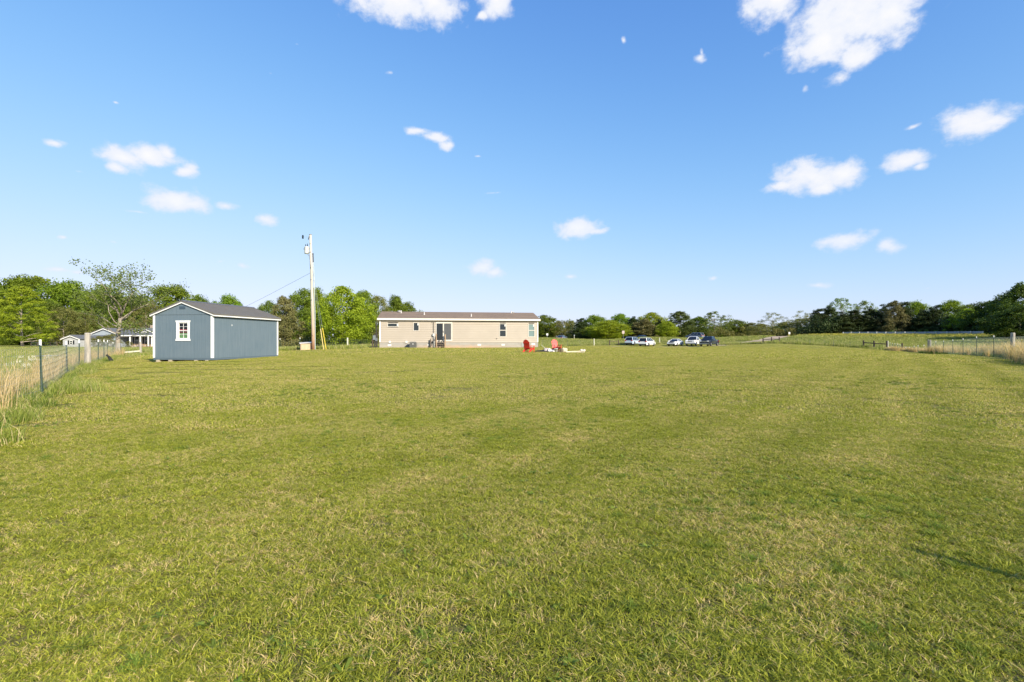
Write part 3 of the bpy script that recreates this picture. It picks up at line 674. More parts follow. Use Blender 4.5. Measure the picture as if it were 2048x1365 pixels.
for a in [
 ('oak',-12,135,560,105,'brownish green tree cut off by the left picture edge',GL),
 ('maple',62,140,548,150,'tallest dark green crown rising behind the yellow-green tree',GL),
 ('maple',135,136,560,130,'broad green crown to the right of the tallest one at far left',GL),
 ('oak',98,118,600,75,'dull olive tree just right of the yellow-green tree',GL),
 ('olive',128,108,612,70,'thin greyish olive tree above the small outbuilding',GL),
 ('maple',190,128,583,90,'green crown behind the grey porch house gable',GL),
 ('oak',212,138,570,95,'dark green tree seen through the nearly bare tree',GL),
 ('olive',172,112,622,80,'low olive tree behind the grey house roof',GL),
 ('oak',258,124,592,80,'green tree right behind the nearly bare tree trunk',GL),
 ('olive',293,114,598,62,'pale thin tree with light limbs beside the shed gable',GL),
 ('maple',345,136,567,120,'big rounded green crown above the shed gable',GL),
 ('oak',398,134,590,60,'small green shoulder of foliage above the shed roof',GL),
 ('maple',458,140,589,66,'small round crown showing over the middle of the shed roof',GL),
 ('oak',505,150,620,60,'dark tree hidden mostly behind the shed roof',GL),
 ('oak',25,122,628,70,'dark shaded tree under the yellow-green crown at far left',GL),
 ('browncedar',570,108,590,66,'brownish cedar with bare trunk right of the shed',GM),
 ('oak',540,128,602,50,'dark tree between the shed and the brownish cedar',GM),
 ('oak',603,122,577,62,'tall dark tree directly left of the utility pole',GM),
 ('maple',632,126,574,60,'dark green crown directly behind the utility pole',GM),
 ('bright',686,106,572,112,'large round bright green tree right of the yellow guy guards',GM),
 ('maple',728,122,578,56,'green crown peeking over the right shoulder of the bright round tree',GM),
 ('olive',757,124,589,56,'loose green tree at the left end of the long house',GM),
 ('oak',790,132,592,56,'green tree rising behind the left part of the long house roof',GM),
 ('oak',815,136,604,46,'last low tree behind the long house roof',GM),
 ('oak',1090,160,630,52,'green tree just right of the long house',GR),
 ('olive',1122,158,640,40,'olive tree second from the long house',GR),
 ('cedar',1163,155,632,40,'pointed dark cedar right of the long house',GR),
 ('olive',1143,162,640,30,'yellowish tree left of the pointed dark cedar',GR),
 ('maple',1190,160,630,50,'green tree right of the pointed dark cedar',GR),
 ('bright',1216,146,641,82,'broad bright green tree above the left parked car',GR),
 ('maple',1240,166,627,44,'green treetop behind the broad bright green tree',GR),
 ('cedar',1266,156,632,44,'dark cedar above the two parked white cars',GR),
 ('bright',1303,168,625,54,'sunlit green crown above the gap between the parked cars',GR),
 ('browncedar',1288,150,637,48,'olive brown cedar in front of the sunlit crown',GR),
 ('cedar',1318,158,638,36,'dark cedar right of the olive brown cedar',GR),
 ('bright',1334,148,643,36,'small bright green tree above the parked white saloon',GR),
 ('pine',1360,154,622,62,'wide pine with a bare pale trunk above the parked saloon',GR),
 ('oak',1396,158,634,50,'green tree between the pine and the tall feathery tree',GR),
 ('light',1429,152,622,54,'tall feathery tree above the parked black truck',GR),
 ('maple',1452,164,650,50,'low tree right of the tall feathery tree',GR),
 ('oak',1475,160,640,40,'dark round tree left in the gap before the driveway',GR),
 ('olive',1498,158,645,40,'pale olive tree left of the lacy tree',GR),
 ('lacy',1545,152,625,52,'lacy see-through tree above the left end of the driveway',GR),
 ('olive',1522,146,647,50,'bushy grey olive tree below the lacy tree',GR),
 ('olive',1572,150,643,56,'olive tree right of the lacy tree',GR),
 ('lacy',1603,156,621,44,'nearly leafless thin tree left of the dark wood',GR),
 ('olive',1600,148,636,50,'rounded olive tree at the top of the driveway',GR),
 ('olive',1625,144,634,44,'yellowish tree touching the left end of the dark wood',GR),
 ('cedar',1638,139,612,46,'first dark cedar at the left end of the dark wood',GW),
 ('cedar',1658,138,609,44,'second dark cedar at the left end of the dark wood',GW),
 ('light',1684,142,596,64,'tallest pale feathery tree above the left end of the guardrail',GW),
 ('cedar',1683,134,622,52,'squat dark cedar below the tallest pale feathery tree',GW),
 ('cedar',1710,134,615,52,'dark cedar between the two pale feathery trees',GW),
 ('light',1732,142,600,56,'second pale feathery tree above the guardrail',GW),
 ('cedar',1742,132,614,52,'dark cedar below the second pale feathery tree',GW),
 ('cedar',1768,132,607,52,'dark cedar right of the second pale feathery tree',GW),
 ('browncedar',1787,128,600,42,'brownish pointed cedar in the middle of the dark wood',GW),
 ('cedar',1808,128,597,44,'pointed dark cedar right of the brownish one',GW),
 ('maple',1832,134,602,50,'light green treetop right of the pointed dark cedar',GW),
 ('cedar',1846,124,618,52,'dark cedar under the light green treetop',GW),
 ('cedar',1872,122,609,48,'pointed dark cedar above the right half of the guardrail',GW),
 ('maple',1902,128,600,60,'round green treetop above the right half of the guardrail',GW),
 ('cedar',1908,118,625,54,'dark cedar beneath the round green treetop',GW),
 ('bright',1938,114,617,58,'bright sunlit tree above the right end of the guardrail',GW),
 ('oak',1938,124,609,56,'dark green crown behind the bright sunlit tree',GW),
 ('darkoak',1975,108,602,72,'dark oak past the right end of the guardrail',GW),
 ('darkoak',2012,104,588,86,'tall green tree near the right picture edge',GW),
 ('darkoak',2052,96,566,110,'tallest tree, cut off by the right picture edge',GW),
 ('darkoak',2040,84,611,100,'lower dark tree in front of the tallest one at the right edge',GW),
]:
    tree(*a)
# trees that stand beyond the right picture edge and throw their shade into the field
for (x, y, h, w, s_, lab) in [(73,35,14,12,'oak','big oak far beyond the right picture edge, the one nearest the camera'),(80,42,14,12,'maple','big round maple far beyond the right picture edge'),(88,66,12,9,'oak','oak beyond the right picture edge, second nearest of four'),(86,56,12,9,'maple','round maple beyond the right picture edge'),(96,78,12,10,'oak','oak beyond the right picture edge, farthest of four'),(84,46,11,9,'oak','oak beyond the right picture edge, nearest of four')]:
    tree(s_, 0, y, 0, w/y*1000, lab, GW, xy=(x, y), h=h)

for (px, D, w, h, lab) in [(198,93,30,2.3,'grey-green bush in front of the grey house gable'),(222,92,34,2.7,'loose bush before the right half of the grey gable'),(257,97,16,1.3,'low round bush beneath the porch windows')]:
    q = tree('olive', px, D, 0, w, lab, h=h); q.name = 'garden_bush'; q['category'] = 'bush'
# yellow-green tree standing alone in the left field
t = tree('sweetgum', 45, 92, 568, 118, 'single yellow-green tree with a pale trunk in the left field')
for ch in t.children:
    if ch.name.startswith('crown'): ch['label'] = 'yellow-green crown in layered tiers'

# shrubs and undergrowth that read as one mass
def wood_mass(name, pts, depth, hfun, n, leaf, m, seed, label, cat='undergrowth'):
    rg = np.random.default_rng(seed); p = np.array(pts, float); seg = np.hypot(*np.diff(p, axis=0).T); cum = np.concatenate([[0], np.cumsum(seg)])
    nc = max(10, n//90); tt = rg.uniform(0, cum[-1], nc)
    cx = np.interp(tt, cum, p[:,0])+rg.normal(0, depth, nc); cy = np.interp(tt, cum, p[:,1])+rg.normal(0, depth, nc)
    hh = hfun*(.75+.25*np.sin(tt*.35+seed)+.2*np.sin(tt*.13+2))*rg.uniform(.45, 1, nc); cr = hfun*.22*rg.uniform(.7, 1.3, nc)
    zc = gza(cx, cy)+np.maximum(hh-cr, .2)*np.sqrt(rg.uniform(0.02, 1, nc))
    ci = np.repeat(np.arange(nc), 90); n = nc*90
    d = rg.normal(size=(n, 3)); d /= np.linalg.norm(d, axis=1)[:,None]
    q = np.column_stack([cx, cy, zc])[ci]+d*(cr[ci]*rg.uniform(.6, 1.05, n))[:,None]
    nr = d+rg.normal(size=(n, 3))*.5+np.array([0,0,.2]); nr /= np.linalg.norm(nr, axis=1)[:,None]
    u = np.cross(nr, rg.normal(size=(n, 3))); u /= np.linalg.norm(u, axis=1)[:,None]; v = np.cross(nr, u); s = leaf*rg.uniform(.6, 1.2, n)[:,None]
    quad = np.stack([q-u*s*.5, q+v*s*.35, q+u*s*.5, q-v*s*.35], 1).reshape(-1, 3)
    tone = np.repeat(np.clip(rg.random(nc)[ci]*.6+rg.random(n)*.4, 0, 1), 4)
    me = fastmesh(name, quad, (np.arange(4*n), np.full(n, 4)), {'tone': tone}, m)
    o = bpy.data.objects.new(name, me); COL.objects.link(o); return tag(o, label, cat, kind='stuff')
wood_mass('undergrowth', [P(-60,132),P(100,128),P(230,126),P(400,134),P(560,130)], 2.5, 7, 30000, .45, G_OAK, 61, 'dark undergrowth filling the wood behind the neighbouring houses')
wood_mass('undergrowth', [P(530,132),P(640,130),P(760,134),P(880,150)], 2.5, 7, 17000, .42, G_OAK, 62, 'undergrowth behind the trees by the utility pole')
wood_mass('undergrowth', [P(1060,168),P(1200,164),P(1340,164),P(1460,166),P(1640,160)], 2.5, 6.5, 30000, .42, G_OAK, 63, 'dark undergrowth between the trees across the road')
wood_mass('brush', [P(1430,146),P(1530,142),P(1640,140)], 1.6, 4.0, 12000, .34, G_OLIVE, 64, 'olive scrub along the road at the top of the driveway', 'brush')
wood_mass('undergrowth', [P(1630,136),P(1760,132),P(1880,122),P(1960,110),P(2090,96)], 1.8, 6.5, 26000, .38, G_CEDAR, 65, 'dark undergrowth closing the wood behind the guardrail')
wood_mass('brush', [P(1780,124),P(1900,116),P(1990,102),P(2060,92)], .8, 2.6, 5000, .34, G_OAK, 66, 'low green bushes at the foot of the dark wood', 'brush')
wood_mass('far_wood', [P(-300,240),P(300,235),P(900,240),P(1500,240),P(2300,230)], 8, 11, 60000, .9, G_OAK, 67, 'distant wood closing the horizon', 'wood')
wood_mass('undergrowth', [(112,92),(104,72),(98,50),(96,36)], 3, 6, 7000, .5, G_OAK, 68, 'undergrowth of the wood beyond the right fence')

# nearly bare old tree by the left fence corner
def bare_tree():
    rg = random.Random(77); X_, Y_ = P(235, 42.5); z = gz(X_, Y_)
    t = thing('fruit_tree', 'nearly bare old tree with crooked pale limbs at the left fence corner', 'tree', (X_, Y_, z))
    mb = MB(); tips = []
    def grow(p, d, L, r, lvl):
        n = 4; pts = [p]; rs = [r]; q = Vector(p); dd = Vector(d).normalized()
        for i_ in range(n):
            dd = (dd+Vector((rg.uniform(-.34,.34), rg.uniform(-.34,.34), rg.uniform(-.20,.22)))).normalized()
            q = q+dd*L/n; pts.append(tuple(q)); rs.append(r*.8*(1-.5*(i_+1)/n))
            if lvl >= 2: tips.append((tuple(q), lvl))
        mb.tube(pts, rs, 7 if lvl < 2 else 4, lvl < 2)
        if lvl >= 4: return
        k = {0: 0, 1: 4, 2: 4, 3: 3}[lvl]
        for j_ in range(k):
            f = rg.choice((1, 2, 3, 4)) if j_ else 4
            b_ = Vector(pts[f]); a = rg.uniform(0, 6.28)
            sd_ = Vector((math.cos(a), math.sin(a), rg.uniform(-.1, .8)))
            nd = (dd*.55+sd_*.75).normalized()
            grow(tuple(b_), nd, L*rg.uniform(.5, .78), rs[f]*.66, lvl+1)
    # trunk
    tp = [(0,0,-.2),(.02,0,.5),(.0,.05,1.2),(.06,.02,2.0),(.16,0,2.8),(.22,.05,3.4)]
    mb.tube(tp, [.24,.19,.17,.16,.14,.13], 9)
    for (zb, x_, dr, L, r) in [(3.3,.22,(.15,.1,1),2.6,.11),(3.3,.2,(-.35,-.1,.9),2.5,.09),(3.0,.18,(.8,.1,.75),2.5,.08),(2.5,.12,(-.9,.2,.55),2.3,.075),(2.2,.08,(.95,-.2,.35),2.0,.06),(1.9,.06,(-.8,-.3,.25),1.9,.055),
                               (2.9,.16,(.1,.9,.5),1.9,.06),(2.7,.14,(-.1,-.9,.6),1.8,.06),(1.7,.05,(.7,.4,.1),1.4,.04),(3.4,.22,(.5,-.3,1),2.4,.08)]:
        grow((x_, 0, zb), dr, L, r, 1)
    mb.build('trunk', simple('bark_weathered', (.29,.25,.20), .9, var=.35, scale=8, st=(1,1,.3)), t, True)
    g = np.random.default_rng(78); pp = []; tn = []
    for (q, lvl) in tips:
        top = q[2] > 4.2
        n = g.integers(2, 7) if top else g.integers(0, 4)
        if g.random() < (.28 if top else .35): continue
        for _ in range(n):
            c = np.array(q)+g.normal(0, .14, 3); nr = g.normal(size=3); nr /= np.linalg.norm(nr); u = np.cross(nr, g.normal(size=3)); u /= np.linalg.norm(u); v = np.cross(nr, u); s = g.uniform(.09, .18)
            pp += [c-u*s*.5, c+v*s*.35, c+u*s*.5, c-v*s*.35]; tn += [g.random()]*4
    me = fastmesh('leaves', np.array(pp), (np.arange(len(pp)), np.full(len(pp)//4, 4)), {'tone': tn}, leafmat('leaf_sparse', (.08,.14,.03), (.24,.32,.08)))
    o = bpy.data.objects.new('leaves', me); COL.objects.link(o); o.parent = t
    t.scale = (1.04, 1.04, 1.0)
    return t
bt = bare_tree()

# ---------------------------------------------------------------- storage shed
WHITE = simple('white_trim', (.80,.80,.78), .45, var=.04, scale=3)
def siding_blue():
    m, t, b = newmat('blue_board_siding'); v = objco(t)
    s = t.nodes.new('ShaderNodeSeparateXYZ'); t.links.new(v, s.inputs[0])
    w = M_(t, 'ADD', s.outputs[0], s.outputs[1]); fr_ = M_(t, 'FRACT', M_(t, 'MULTIPLY', w, 1/.2))
    line = mapr(t, M_(t, 'ABSOLUTE', M_(t, 'SUBTRACT', fr_, .5)), 0, .045, 1, 0)
    n = noise(t, 3, 5, .6, stretch(t, v, (6,6,.35))); n2 = noise(t, 1.1, 3, .6, v)
    c = mixc(t, mapr(t, n, .3, .7), (.100,.146,.180), (.132,.178,.214))
    c = mixc(t, mapr(t, n2, .35, .75, 0, .35), c, (.165,.205,.232))
    c = mixc(t, M_(t, 'MULTIPLY', line, .45), c, (.05,.08,.11))
    t.links.new(c, b.inputs['Base Color']); b.inputs['Roughness'].default_value = .6
    bump(t, b, M_(t, 'ADD', M_(t, 'MULTIPLY', line, -1), M_(t, 'MULTIPLY', n, .3)), .35, .01); return m
BLUE = siding_blue()
ROOFM = simple('roof_metal', (.160,.148,.128), .45, metal=.1, var=.08, scale=2)
SW_ = Wall(-18.06, 25.2, rad(-8.7), 0)
SH_Z = .41
shed = thing('storage_shed', 'grey blue wooden shed with white trim and brown metal roof', 'shed', (-18.06, 25.2, SH_Z), rad(-8.7))
SW, SLn, SHh, SR = 3.30, 5.25, 2.24, .60     # width, length, wall height, gable rise
hw = SW/2
wx0, wx1, wz0, wz1 = 1.41, 1.94, 1.05, 1.86   # window opening
mb = MB(); tz = .1
for (a, b, c, d) in ((0, wx0, tz, SHh), (wx1, SW, tz, SHh), (wx0, wx1, tz, wz0), (wx0, wx1, wz1, SHh)): mb.box(a, b, 0, .05, c, d)
mb.build('gable_wall', BLUE, shed)
MB().box(SW-.05, SW, .052, SLn, tz, SHh).build('side_wall', BLUE, shed)
MB().box(0, .05, .052, SLn, tz, SHh).build('side_wall', BLUE, shed)
MB().box(.052, SW-.052, SLn-.05, SLn, tz, SHh).build('gable_wall', BLUE, shed)
for y0 in (-.012, SLn-.038):
    MB().prism([(0,SHh+.012),(SW,SHh+.012),(hw,SHh+SR)], y0, y0+.05).build('gable_end', BLUE, shed)
MB().box(-.01, SW+.01, -.01, SLn+.01, 0, .095).build('floor_band', simple('blue_band', (.095,.135,.165), .6, var=.1), shed)
for (x, y) in ((0,0),(SW,0),(0,SLn),(SW,SLn)):
    sx = 1 if x > 0 else -1; sy = 1 if y > 0 else -1; m_ = MB()
    m_.box(min(x+sx*.022, x-sx*.08), max(x+sx*.022, x-sx*.08), min(y, y+sy*.022), max(y, y+sy*.022), .1, SHh-.01)
    m_.box(min(x, x+sx*.024), max(x, x+sx*.024), min(y-sy*.08, y-sy*.001), max(y-sy*.08, y-sy*.001), .1, SHh-.01)
    m_.build('corner_trim', WHITE, shed)
# roof: two sheets with ribs, overhang
ov = .16; oy = .10; sl = SR/hw; th = .07
rf = MB()
for sgn in (-1, 1):
    ex = hw+ov; ez = SHh+SR-ex*sl
    def X_(d): return hw+sgn*d
    poly = [(X_(0), SHh+SR+.05), (X_(ex), ez+.05), (X_(ex), ez+.05+th), (X_(0), SHh+SR+.05+th)]
    rf.prism(poly, -oy, SLn+oy)
    k = 0
    yy = -oy+.05
    while yy < SLn+oy:
        p2 = [(X_(.04), SHh+SR+.05+th-.04*sl+.001), (X_(ex-.01), ez+.05+th+.01*sl+.001), (X_(ex-.01), ez+.05+th+.022), (X_(.04), SHh+SR+.05+th-.04*sl+.022)]
        rf.prism(p2, yy, yy+.03); yy += .228
rf.build('roof', ROOFM, shed)
MB().prism([(hw-.13, SHh+SR+.05+th-.035),(hw, SHh+SR+.05+th+.012),(hw+.13, SHh+SR+.05+th-.035),(hw, SHh+SR+.05+th+.030)], -oy-.01, SLn+oy+.01).build('ridge_cap', simple('ridge_metal', (.16,.15,.15), .4, metal=.3), shed)
for y0 in (-oy+.012, SLn+oy-.042):
    for sgn in (-1, 1):
        ex = hw+ov-.01; ez = SHh+SR-ex*sl
        MB().prism([(hw, SHh+SR+.048),(hw+sgn*ex, ez+.048),(hw+sgn*ex, ez-.012),(hw, SHh+SR-.012)], y0, y0+.03).build('rake_board', WHITE, shed)
        # soffit return of the rake
for sgn in (-1, 1):
    x_ = hw+sgn*(hw+ov-.03); ez = SHh+SR-(hw+ov)*sl
    MB().box(x_-.015, x_+.015, -oy+.045, SLn+oy-.045, ez-.015, ez+.045).build('eave_board', WHITE, shed)
win = MB()
fw = .10
win.box(wx0-fw, wx0, -.03, 0-.001, wz0, wz1); win.box(wx1, wx1+fw, -.03, -.001, wz0, wz1)
win.prism([(wx0-fw-.05, wz1+.10),(wx1+fw+.05, wz1+.10),(wx1+fw+.02, wz1+.001),(wx0-fw-.02, wz1+.001)], -.035, -.001)
win.prism([(wx0-fw-.02, wz0-.001),(wx1+fw+.02, wz0-.001),(wx1+fw+.05, wz0-.10),(wx0-fw-.05, wz0-.10)], -.035, -.001)
wf_ = win.build('window_frame', WHITE, shed)
ws = MB()
for (a, b, c, d) in ((wx0, wx0+.022, wz0, wz1), (wx1-.022, wx1, wz0, wz1), (wx0+.022, wx1-.022, wz0, wz0+.035), (wx0+.022, wx1-.022, wz1-.035, wz1), (wx0+.022, wx1-.022, (wz0+wz1)/2-.014, (wz0+wz1)/2+.014)):
    ws.box(a, b, .0, .04, c, d)
ws.build('sash', WHITE, wf_)
mu = MB(); xc = (wx0+wx1)/2
mu.box(xc-.007, xc+.007, .012, .026, wz0+.036, (wz0+wz1)/2-.019); mu.box(xc-.007, xc+.007, .012, .026, (wz0+wz1)/2+.019, wz1-.036)
for q in (.25, .75):
    z_ = wz0+(wz1-wz0)*q
    for (a, b) in ((wx0+.036, xc-.01), (xc+.01, wx1-.036)): mu.box(a, b, .013, .025, z_-.006, z_+.006)
mu.build('muntin', WHITE, wf_)
def clearglass():
    m, t, b = newmat('window_glass')
    tr = t.nodes.new('ShaderNodeBsdfTransparent'); tr.inputs[0].default_value = (.92,.95,.94,1)
    gl = t.nodes.new('ShaderNodeBsdfGlossy'); gl.inputs['Roughness'].default_value = .03
    ms = t.nodes.new('ShaderNodeMixShader'); ms.inputs[0].default_value = .035; t.links.new(tr.outputs[0], ms.inputs[1]); t.links.new(gl.outputs[0], ms.inputs[2])
    t.links.new(ms.outputs[0], t.nodes['Material Output'].inputs[0]); return m
CG = clearglass()
MB().box(wx0+.034, wx1-.034, .028, .032, wz0+.034, wz1-.034).build('pane', CG, wf_)
gv = MB(); gv.box(hw-.17, hw+.17, -.03, -.013, SHh+.30, SHh+.44)
for q in range(4): gv.box(hw-.155, hw+.155, -.045, -.031, SHh+.31+q*.034, SHh+.325+q*.034)
gv.build('gable_vent', simple('vent_blue', (.085,.13,.175), .5), shed)
for x in (.28, .98, 2.42, 3.02): MB().box(x-.05, x+.05, -.10, SLn+.02, -.11, -.003).build('skid', simple('treated_timber', (.42,.36,.26), .85, var=.25, st=(3,.3,3)), shed)
MB().box(SW+.002, SW+.01, 1.35, 1.38, 1.72, 1.80).build('patch_mark', WHITE, shed)
# things seen through the shed window
def tote(name, w, d, h, loc, m, lm_, label, cat):
    t = thing(name, label, cat, loc, rad(-8.7)); b = MB()
    b.prism([(-w/2+.03,0),(w/2-.03,0),(w/2,h),(-w/2,h)], -d/2, d/2); b.build('tub', m, t, bevel=.01)
    MB().box(-w/2-.02, w/2+.02, -d/2-.02, d/2+.02, h, h+.045).build('lid', lm_, t, bevel=.008); return t
def shp(x, y, z):
    c, s_ = math.cos(rad(-8.7)), math.sin(rad(-8.7)); return (-18.06+x*c-y*s_, 25.2+x*s_+y*c, SH_Z+z)
GRN = simple('plastic_green', (.13,.27,.09), .5); GRNL = simple('plastic_pale_green', (.26,.42,.20), .5); RED = simple('plastic_red', (.22,.035,.03), .5); REDL = simple('plastic_pink_red', (.46,.09,.11), .5)
tote('storage_tub', .78, .45, .38, shp(1.66,.31,.10), GRN, GRNL, 'lowest green storage tub inside the shed window', 'tub')
tote('storage_tub', .80, .45, .38, shp(1.66,.31,.52), GRN, GRNL, 'second green tub of the stack inside the shed window', 'tub')
tote('storage_tub', .80, .45, .34, shp(1.66,.31,.94), GRN, GRNL, 'topmost green tub seen through the shed window', 'tub')
tote('storage_tub', .80, .45, .13, shp(1.66,.31,1.345), RED, REDL, 'red tub on top of the green ones in the shed window', 'tub')

# ---------------------------------------------------------------- long manufactured house
HA = rad(8.5); HX, HD, HZ = -14.92, 56.3, .53
HW_ = Wall(HX, HD, HA, HZ)
house = thing('mobile_home', 'long low beige manufactured house with brown shingle roof on grey block skirting', 'house', (HX, HD, HZ), HA)
HL, HDp = 18.2, 8.3
zb, zt = .71, 3.16
def hx(px): return HW_.x(px)
def hz(py, px): return HW_.z(py, hx(px))
def siding_mat():
    m, t, b = newmat('beige_lap_siding'); v = objco(t)
    n = noise(t, .6, 4, .6, v); n2 = noise(t, 6, 4, .6, stretch(t, v, (.2,.2,3)))
    c = mixc(t, mapr(t, n, .3, .7), (.355,.308,.250), (.395,.345,.282)); c = mixc(t, mapr(t, n2, .4, .7, 0, .25), c, (.30,.265,.215))
    t.links.new(c, b.inputs['Base Color']); b.inputs['Roughness'].default_value = .55; return m
SID = siding_mat()
# openings cut into the lap siding
ops = [(hx(775.8), hx(796.2), hz(653.3, 786), hz(647.6, 786)), (hx(827.6), hx(837.4), hz(661.4, 832), hz(646.3, 832)),
       (hx(873), hx(903), hz(681, 888), hz(647.4, 888)), (hx(999.8), hx(1011.4), hz(673.2, 1005), hz(648.6, 1005)), (hx(1057.4), hx(1068.6), hz(673.4, 1063), hz(649, 1063))]
lap = MB(); n_lap = 12; lh = (zt-zb)/n_lap
for k in range(n_lap):
    z0 = zb+k*lh; z1 = z0+lh; zm = (z0+z1)/2
    xs = [0.0]+sorted([e for (a, b, c, d) in ops if c < z1-.02 and d > z0+.02 for e in (a, b)])+[HL]
    for a, b in zip(xs[::2], xs[1::2]):
        if b-a < .01: continue
        lap.add([(a,-.028,z0),(b,-.028,z0),(b,.006,z1),(a,.006,z1),(a,.05,z0),(b,.05,z0),(b,.05,z1),(a,.05,z1)], [(0,1,2,3),(7,6,5,4),(0,4,5,1),(3,2,6,7),(0,3,7,4),(1,5,6,2)])
lap.build('siding', SID, house)
gb = MB()
for x0, x1 in ((0, .05), (HL-.05, HL)): gb.box(x0, x1, .052, HDp, zb, zt)
gb.box(.05, HL-.05, HDp-.05, HDp, zb, zt)
for x0 in (0.0, HL-.05): gb.prism([(.02,zt),(HDp,zt),(HDp/2,zt+1.0)], x0, x0+.05, 'x')
gb.build('side_wall', SID, house)
MB().box(.06, HL-.06, .4, HDp-.1, zb+.0, zb+.05).build('floor', simple('carpet', (.25,.2,.15), .9), house)
ip = MB(); ip.box(.06, HL-.06, 3.8, 3.85, zb+.06, zt); ip.build('inner_wall', simple('inside_wall', (.35,.33,.3), .8), house)
for x in (0, HL):
    s_ = -1 if x == 0 else 1
    MB().box(min(x, x-s_*.12)-.004, max(x, x-s_*.12)+.004, -.045, -.029, zb, zt).build('corner_trim', WHITE, house)
def shingles():
    m, t, b = newmat('brown_shingles'); v = objco(t)
    br = t.nodes.new('ShaderNodeTexBrick'); br.inputs['Scale'].default_value = 1; br.inputs['Brick Width'].default_value = .32; br.inputs['Row Height'].default_value = .14
    br.inputs['Mortar Size'].default_value = .006; br.inputs['Color1'].default_value = (.235,.165,.11,1); br.inputs['Color2'].default_value = (.165,.12,.085,1); br.inputs['Mortar'].default_value = (.10,.075,.06,1)
    t.links.new(v, br.inputs['Vector'])
    n = noise(t, .8, 5, .6, stretch(t, v, (.4, 2, 1)))
    c = mixc(t, mapr(t, n, .35, .7, 0, .6), br.outputs['Color'], (.26,.185,.12)); t.links.new(c, b.inputs['Base Color']); b.inputs['Roughness'].default_value = .9
    bump(t, b, noise(t, 30, 3, .7, v), .4, .01); return m
SHG = shingles()
rise = 1.02; ry = HDp/2; zo = zt+.12
m_ = MB()
for (ya, yb) in ((-.30, ry), (HDp+.3, ry)):
    m_.add([(-.22,ya,zo+.09),(HL+.22,ya,zo+.09),(HL+.22,yb,zo+rise+.09),(-.22,yb,zo+rise+.09),(-.22,ya,zo+.04),(HL+.22,ya,zo+.04),(HL+.22,yb,zo+rise+.04),(-.22,yb,zo+rise+.04)],
        [(0,1,2,3),(7,6,5,4),(0,4,5,1),(0,3,7,4),(1,5,6,2),(3,2,6,7)])
rfh = m_.build('roof', SHG, house)
MB().box(-.225, HL+.225, -.325, -.302, zo-.105, zo+.10).build('fascia', simple('cream_fascia', (.72,.68,.60), .5, var=.04), house)
MB().box(-.2, HL+.2, -.30, -.045, zo-.10, zo-.075).build('soffit', simple('soffit_tan', (.42,.37,.31), .6), house)
MB().box(-.01, HL+.01, -.035, -.015, zb-.06, zb-.001).build('sill_band', simple('band_beige', (.42,.37,.31), .6), house)
def blocks():
    m, t, b = newmat('block_skirting'); v = objco(t); sp_ = t.nodes.new('ShaderNodeSeparateXYZ'); t.links.new(v, sp_.inputs[0])
    cb = t.nodes.new('ShaderNodeCombineXYZ'); t.links.new(sp_.outputs[0], cb.inputs[0]); t.links.new(sp_.outputs[2], cb.inputs[1])
    br = t.nodes.new('ShaderNodeTexBrick'); br.inputs['Scale'].default_value = 1; br.inputs['Brick Width'].default_value = .4; br.inputs['Row Height'].default_value = .2
    br.inputs['Mortar Size'].default_value = .008; br.inputs['Color1'].default_value = (.34,.325,.295,1); br.inputs['Color2'].default_value = (.29,.275,.25,1); br.inputs['Mortar'].default_value = (.28,.265,.25,1)
    t.links.new(cb.outputs[0], br.inputs['Vector'])
    n = noise(t, .55, 4, .6, v); n2 = noise(t, 2.6, 4, .65, v)
    # red clay splashed up from the ground
    low = mapr(t, M_(t, 'MULTIPLY_ADD', n2, -.5, sp_.outputs[2]), -.28, .22, 1, 0)
    mid = mapr(t, M_(t, 'ABSOLUTE', M_(t, 'SUBTRACT', sp_.outputs[0], 9.2)), 2.5, 5.5, 1, .28)
    st = M_(t, 'MULTIPLY', M_(t, 'MULTIPLY', low, mid), mapr(t, n, .3, .6, .5, 1), clamp=True)
    c = mixc(t, M_(t, 'MULTIPLY', st, .85), br.outputs['Color'], (.52,.29,.14)); t.links.new(c, b.inputs['Base Color']); b.inputs['Roughness'].default_value = .9
    bump(t, b, noise(t, 14, 4, .6, v), .3, .01); return m
sk = MB(); sk.box(0, HL, 0, .05, -.4, zb-.061); sk.box(0, .05, .05, HDp, -.4, zb-.061); sk.box(HL-.05, HL, .05, HDp, -.4, zb-.061)
sk.build('skirting', blocks(), house)
CREAM = simple('cream_trim', (.60,.565,.50), .5, var=.04)
DARKG = glass('dark_glass', (.012,.02,.02)); CURT = simple('curtain', (.22,.24,.22), .8)
def hwin(i, mid=False, halfl=None, label=None):
    a, b, c, d = ops[i]; f = MB(); w = .06
    f.box(a-w, a, -.05, -.029, c-w, d+w); f.box(b, b+w, -.05, -.029, c-w, d+w); f.box(a, b, -.05, -.029, c-w, c); f.box(a, b, -.05, -.029, d, d+w)
    if mid: f.box(a, b, -.035, .02, (c+d)/2-.035, (c+d)/2+.035)
    o = f.build('window', CREAM, house)
    if label: o['label'] = label
    MB().box(a, b, .022, .03, c, d).build('pane', DARKG, o)
    MB().box(b-.13, b-.03, .012, .021, d-.28, d-.03).build('sticker', WHITE, o)
    return o
hwin(0, label='narrow horizontal window'); hwin(1, label='small upright window'); hwin(3, True, label='double hung window with dark panes'); o = hwin(4, True, label='double hung window with pale panes')
bpy.data.objects.remove([c for c in o.children if c.name.startswith('pane')][0])
a, b, c, d = ops[4]
MB().box(a, b, .022, .03, c, d).build('pane', glass('pale_glass', (.16,.23,.22)), o)
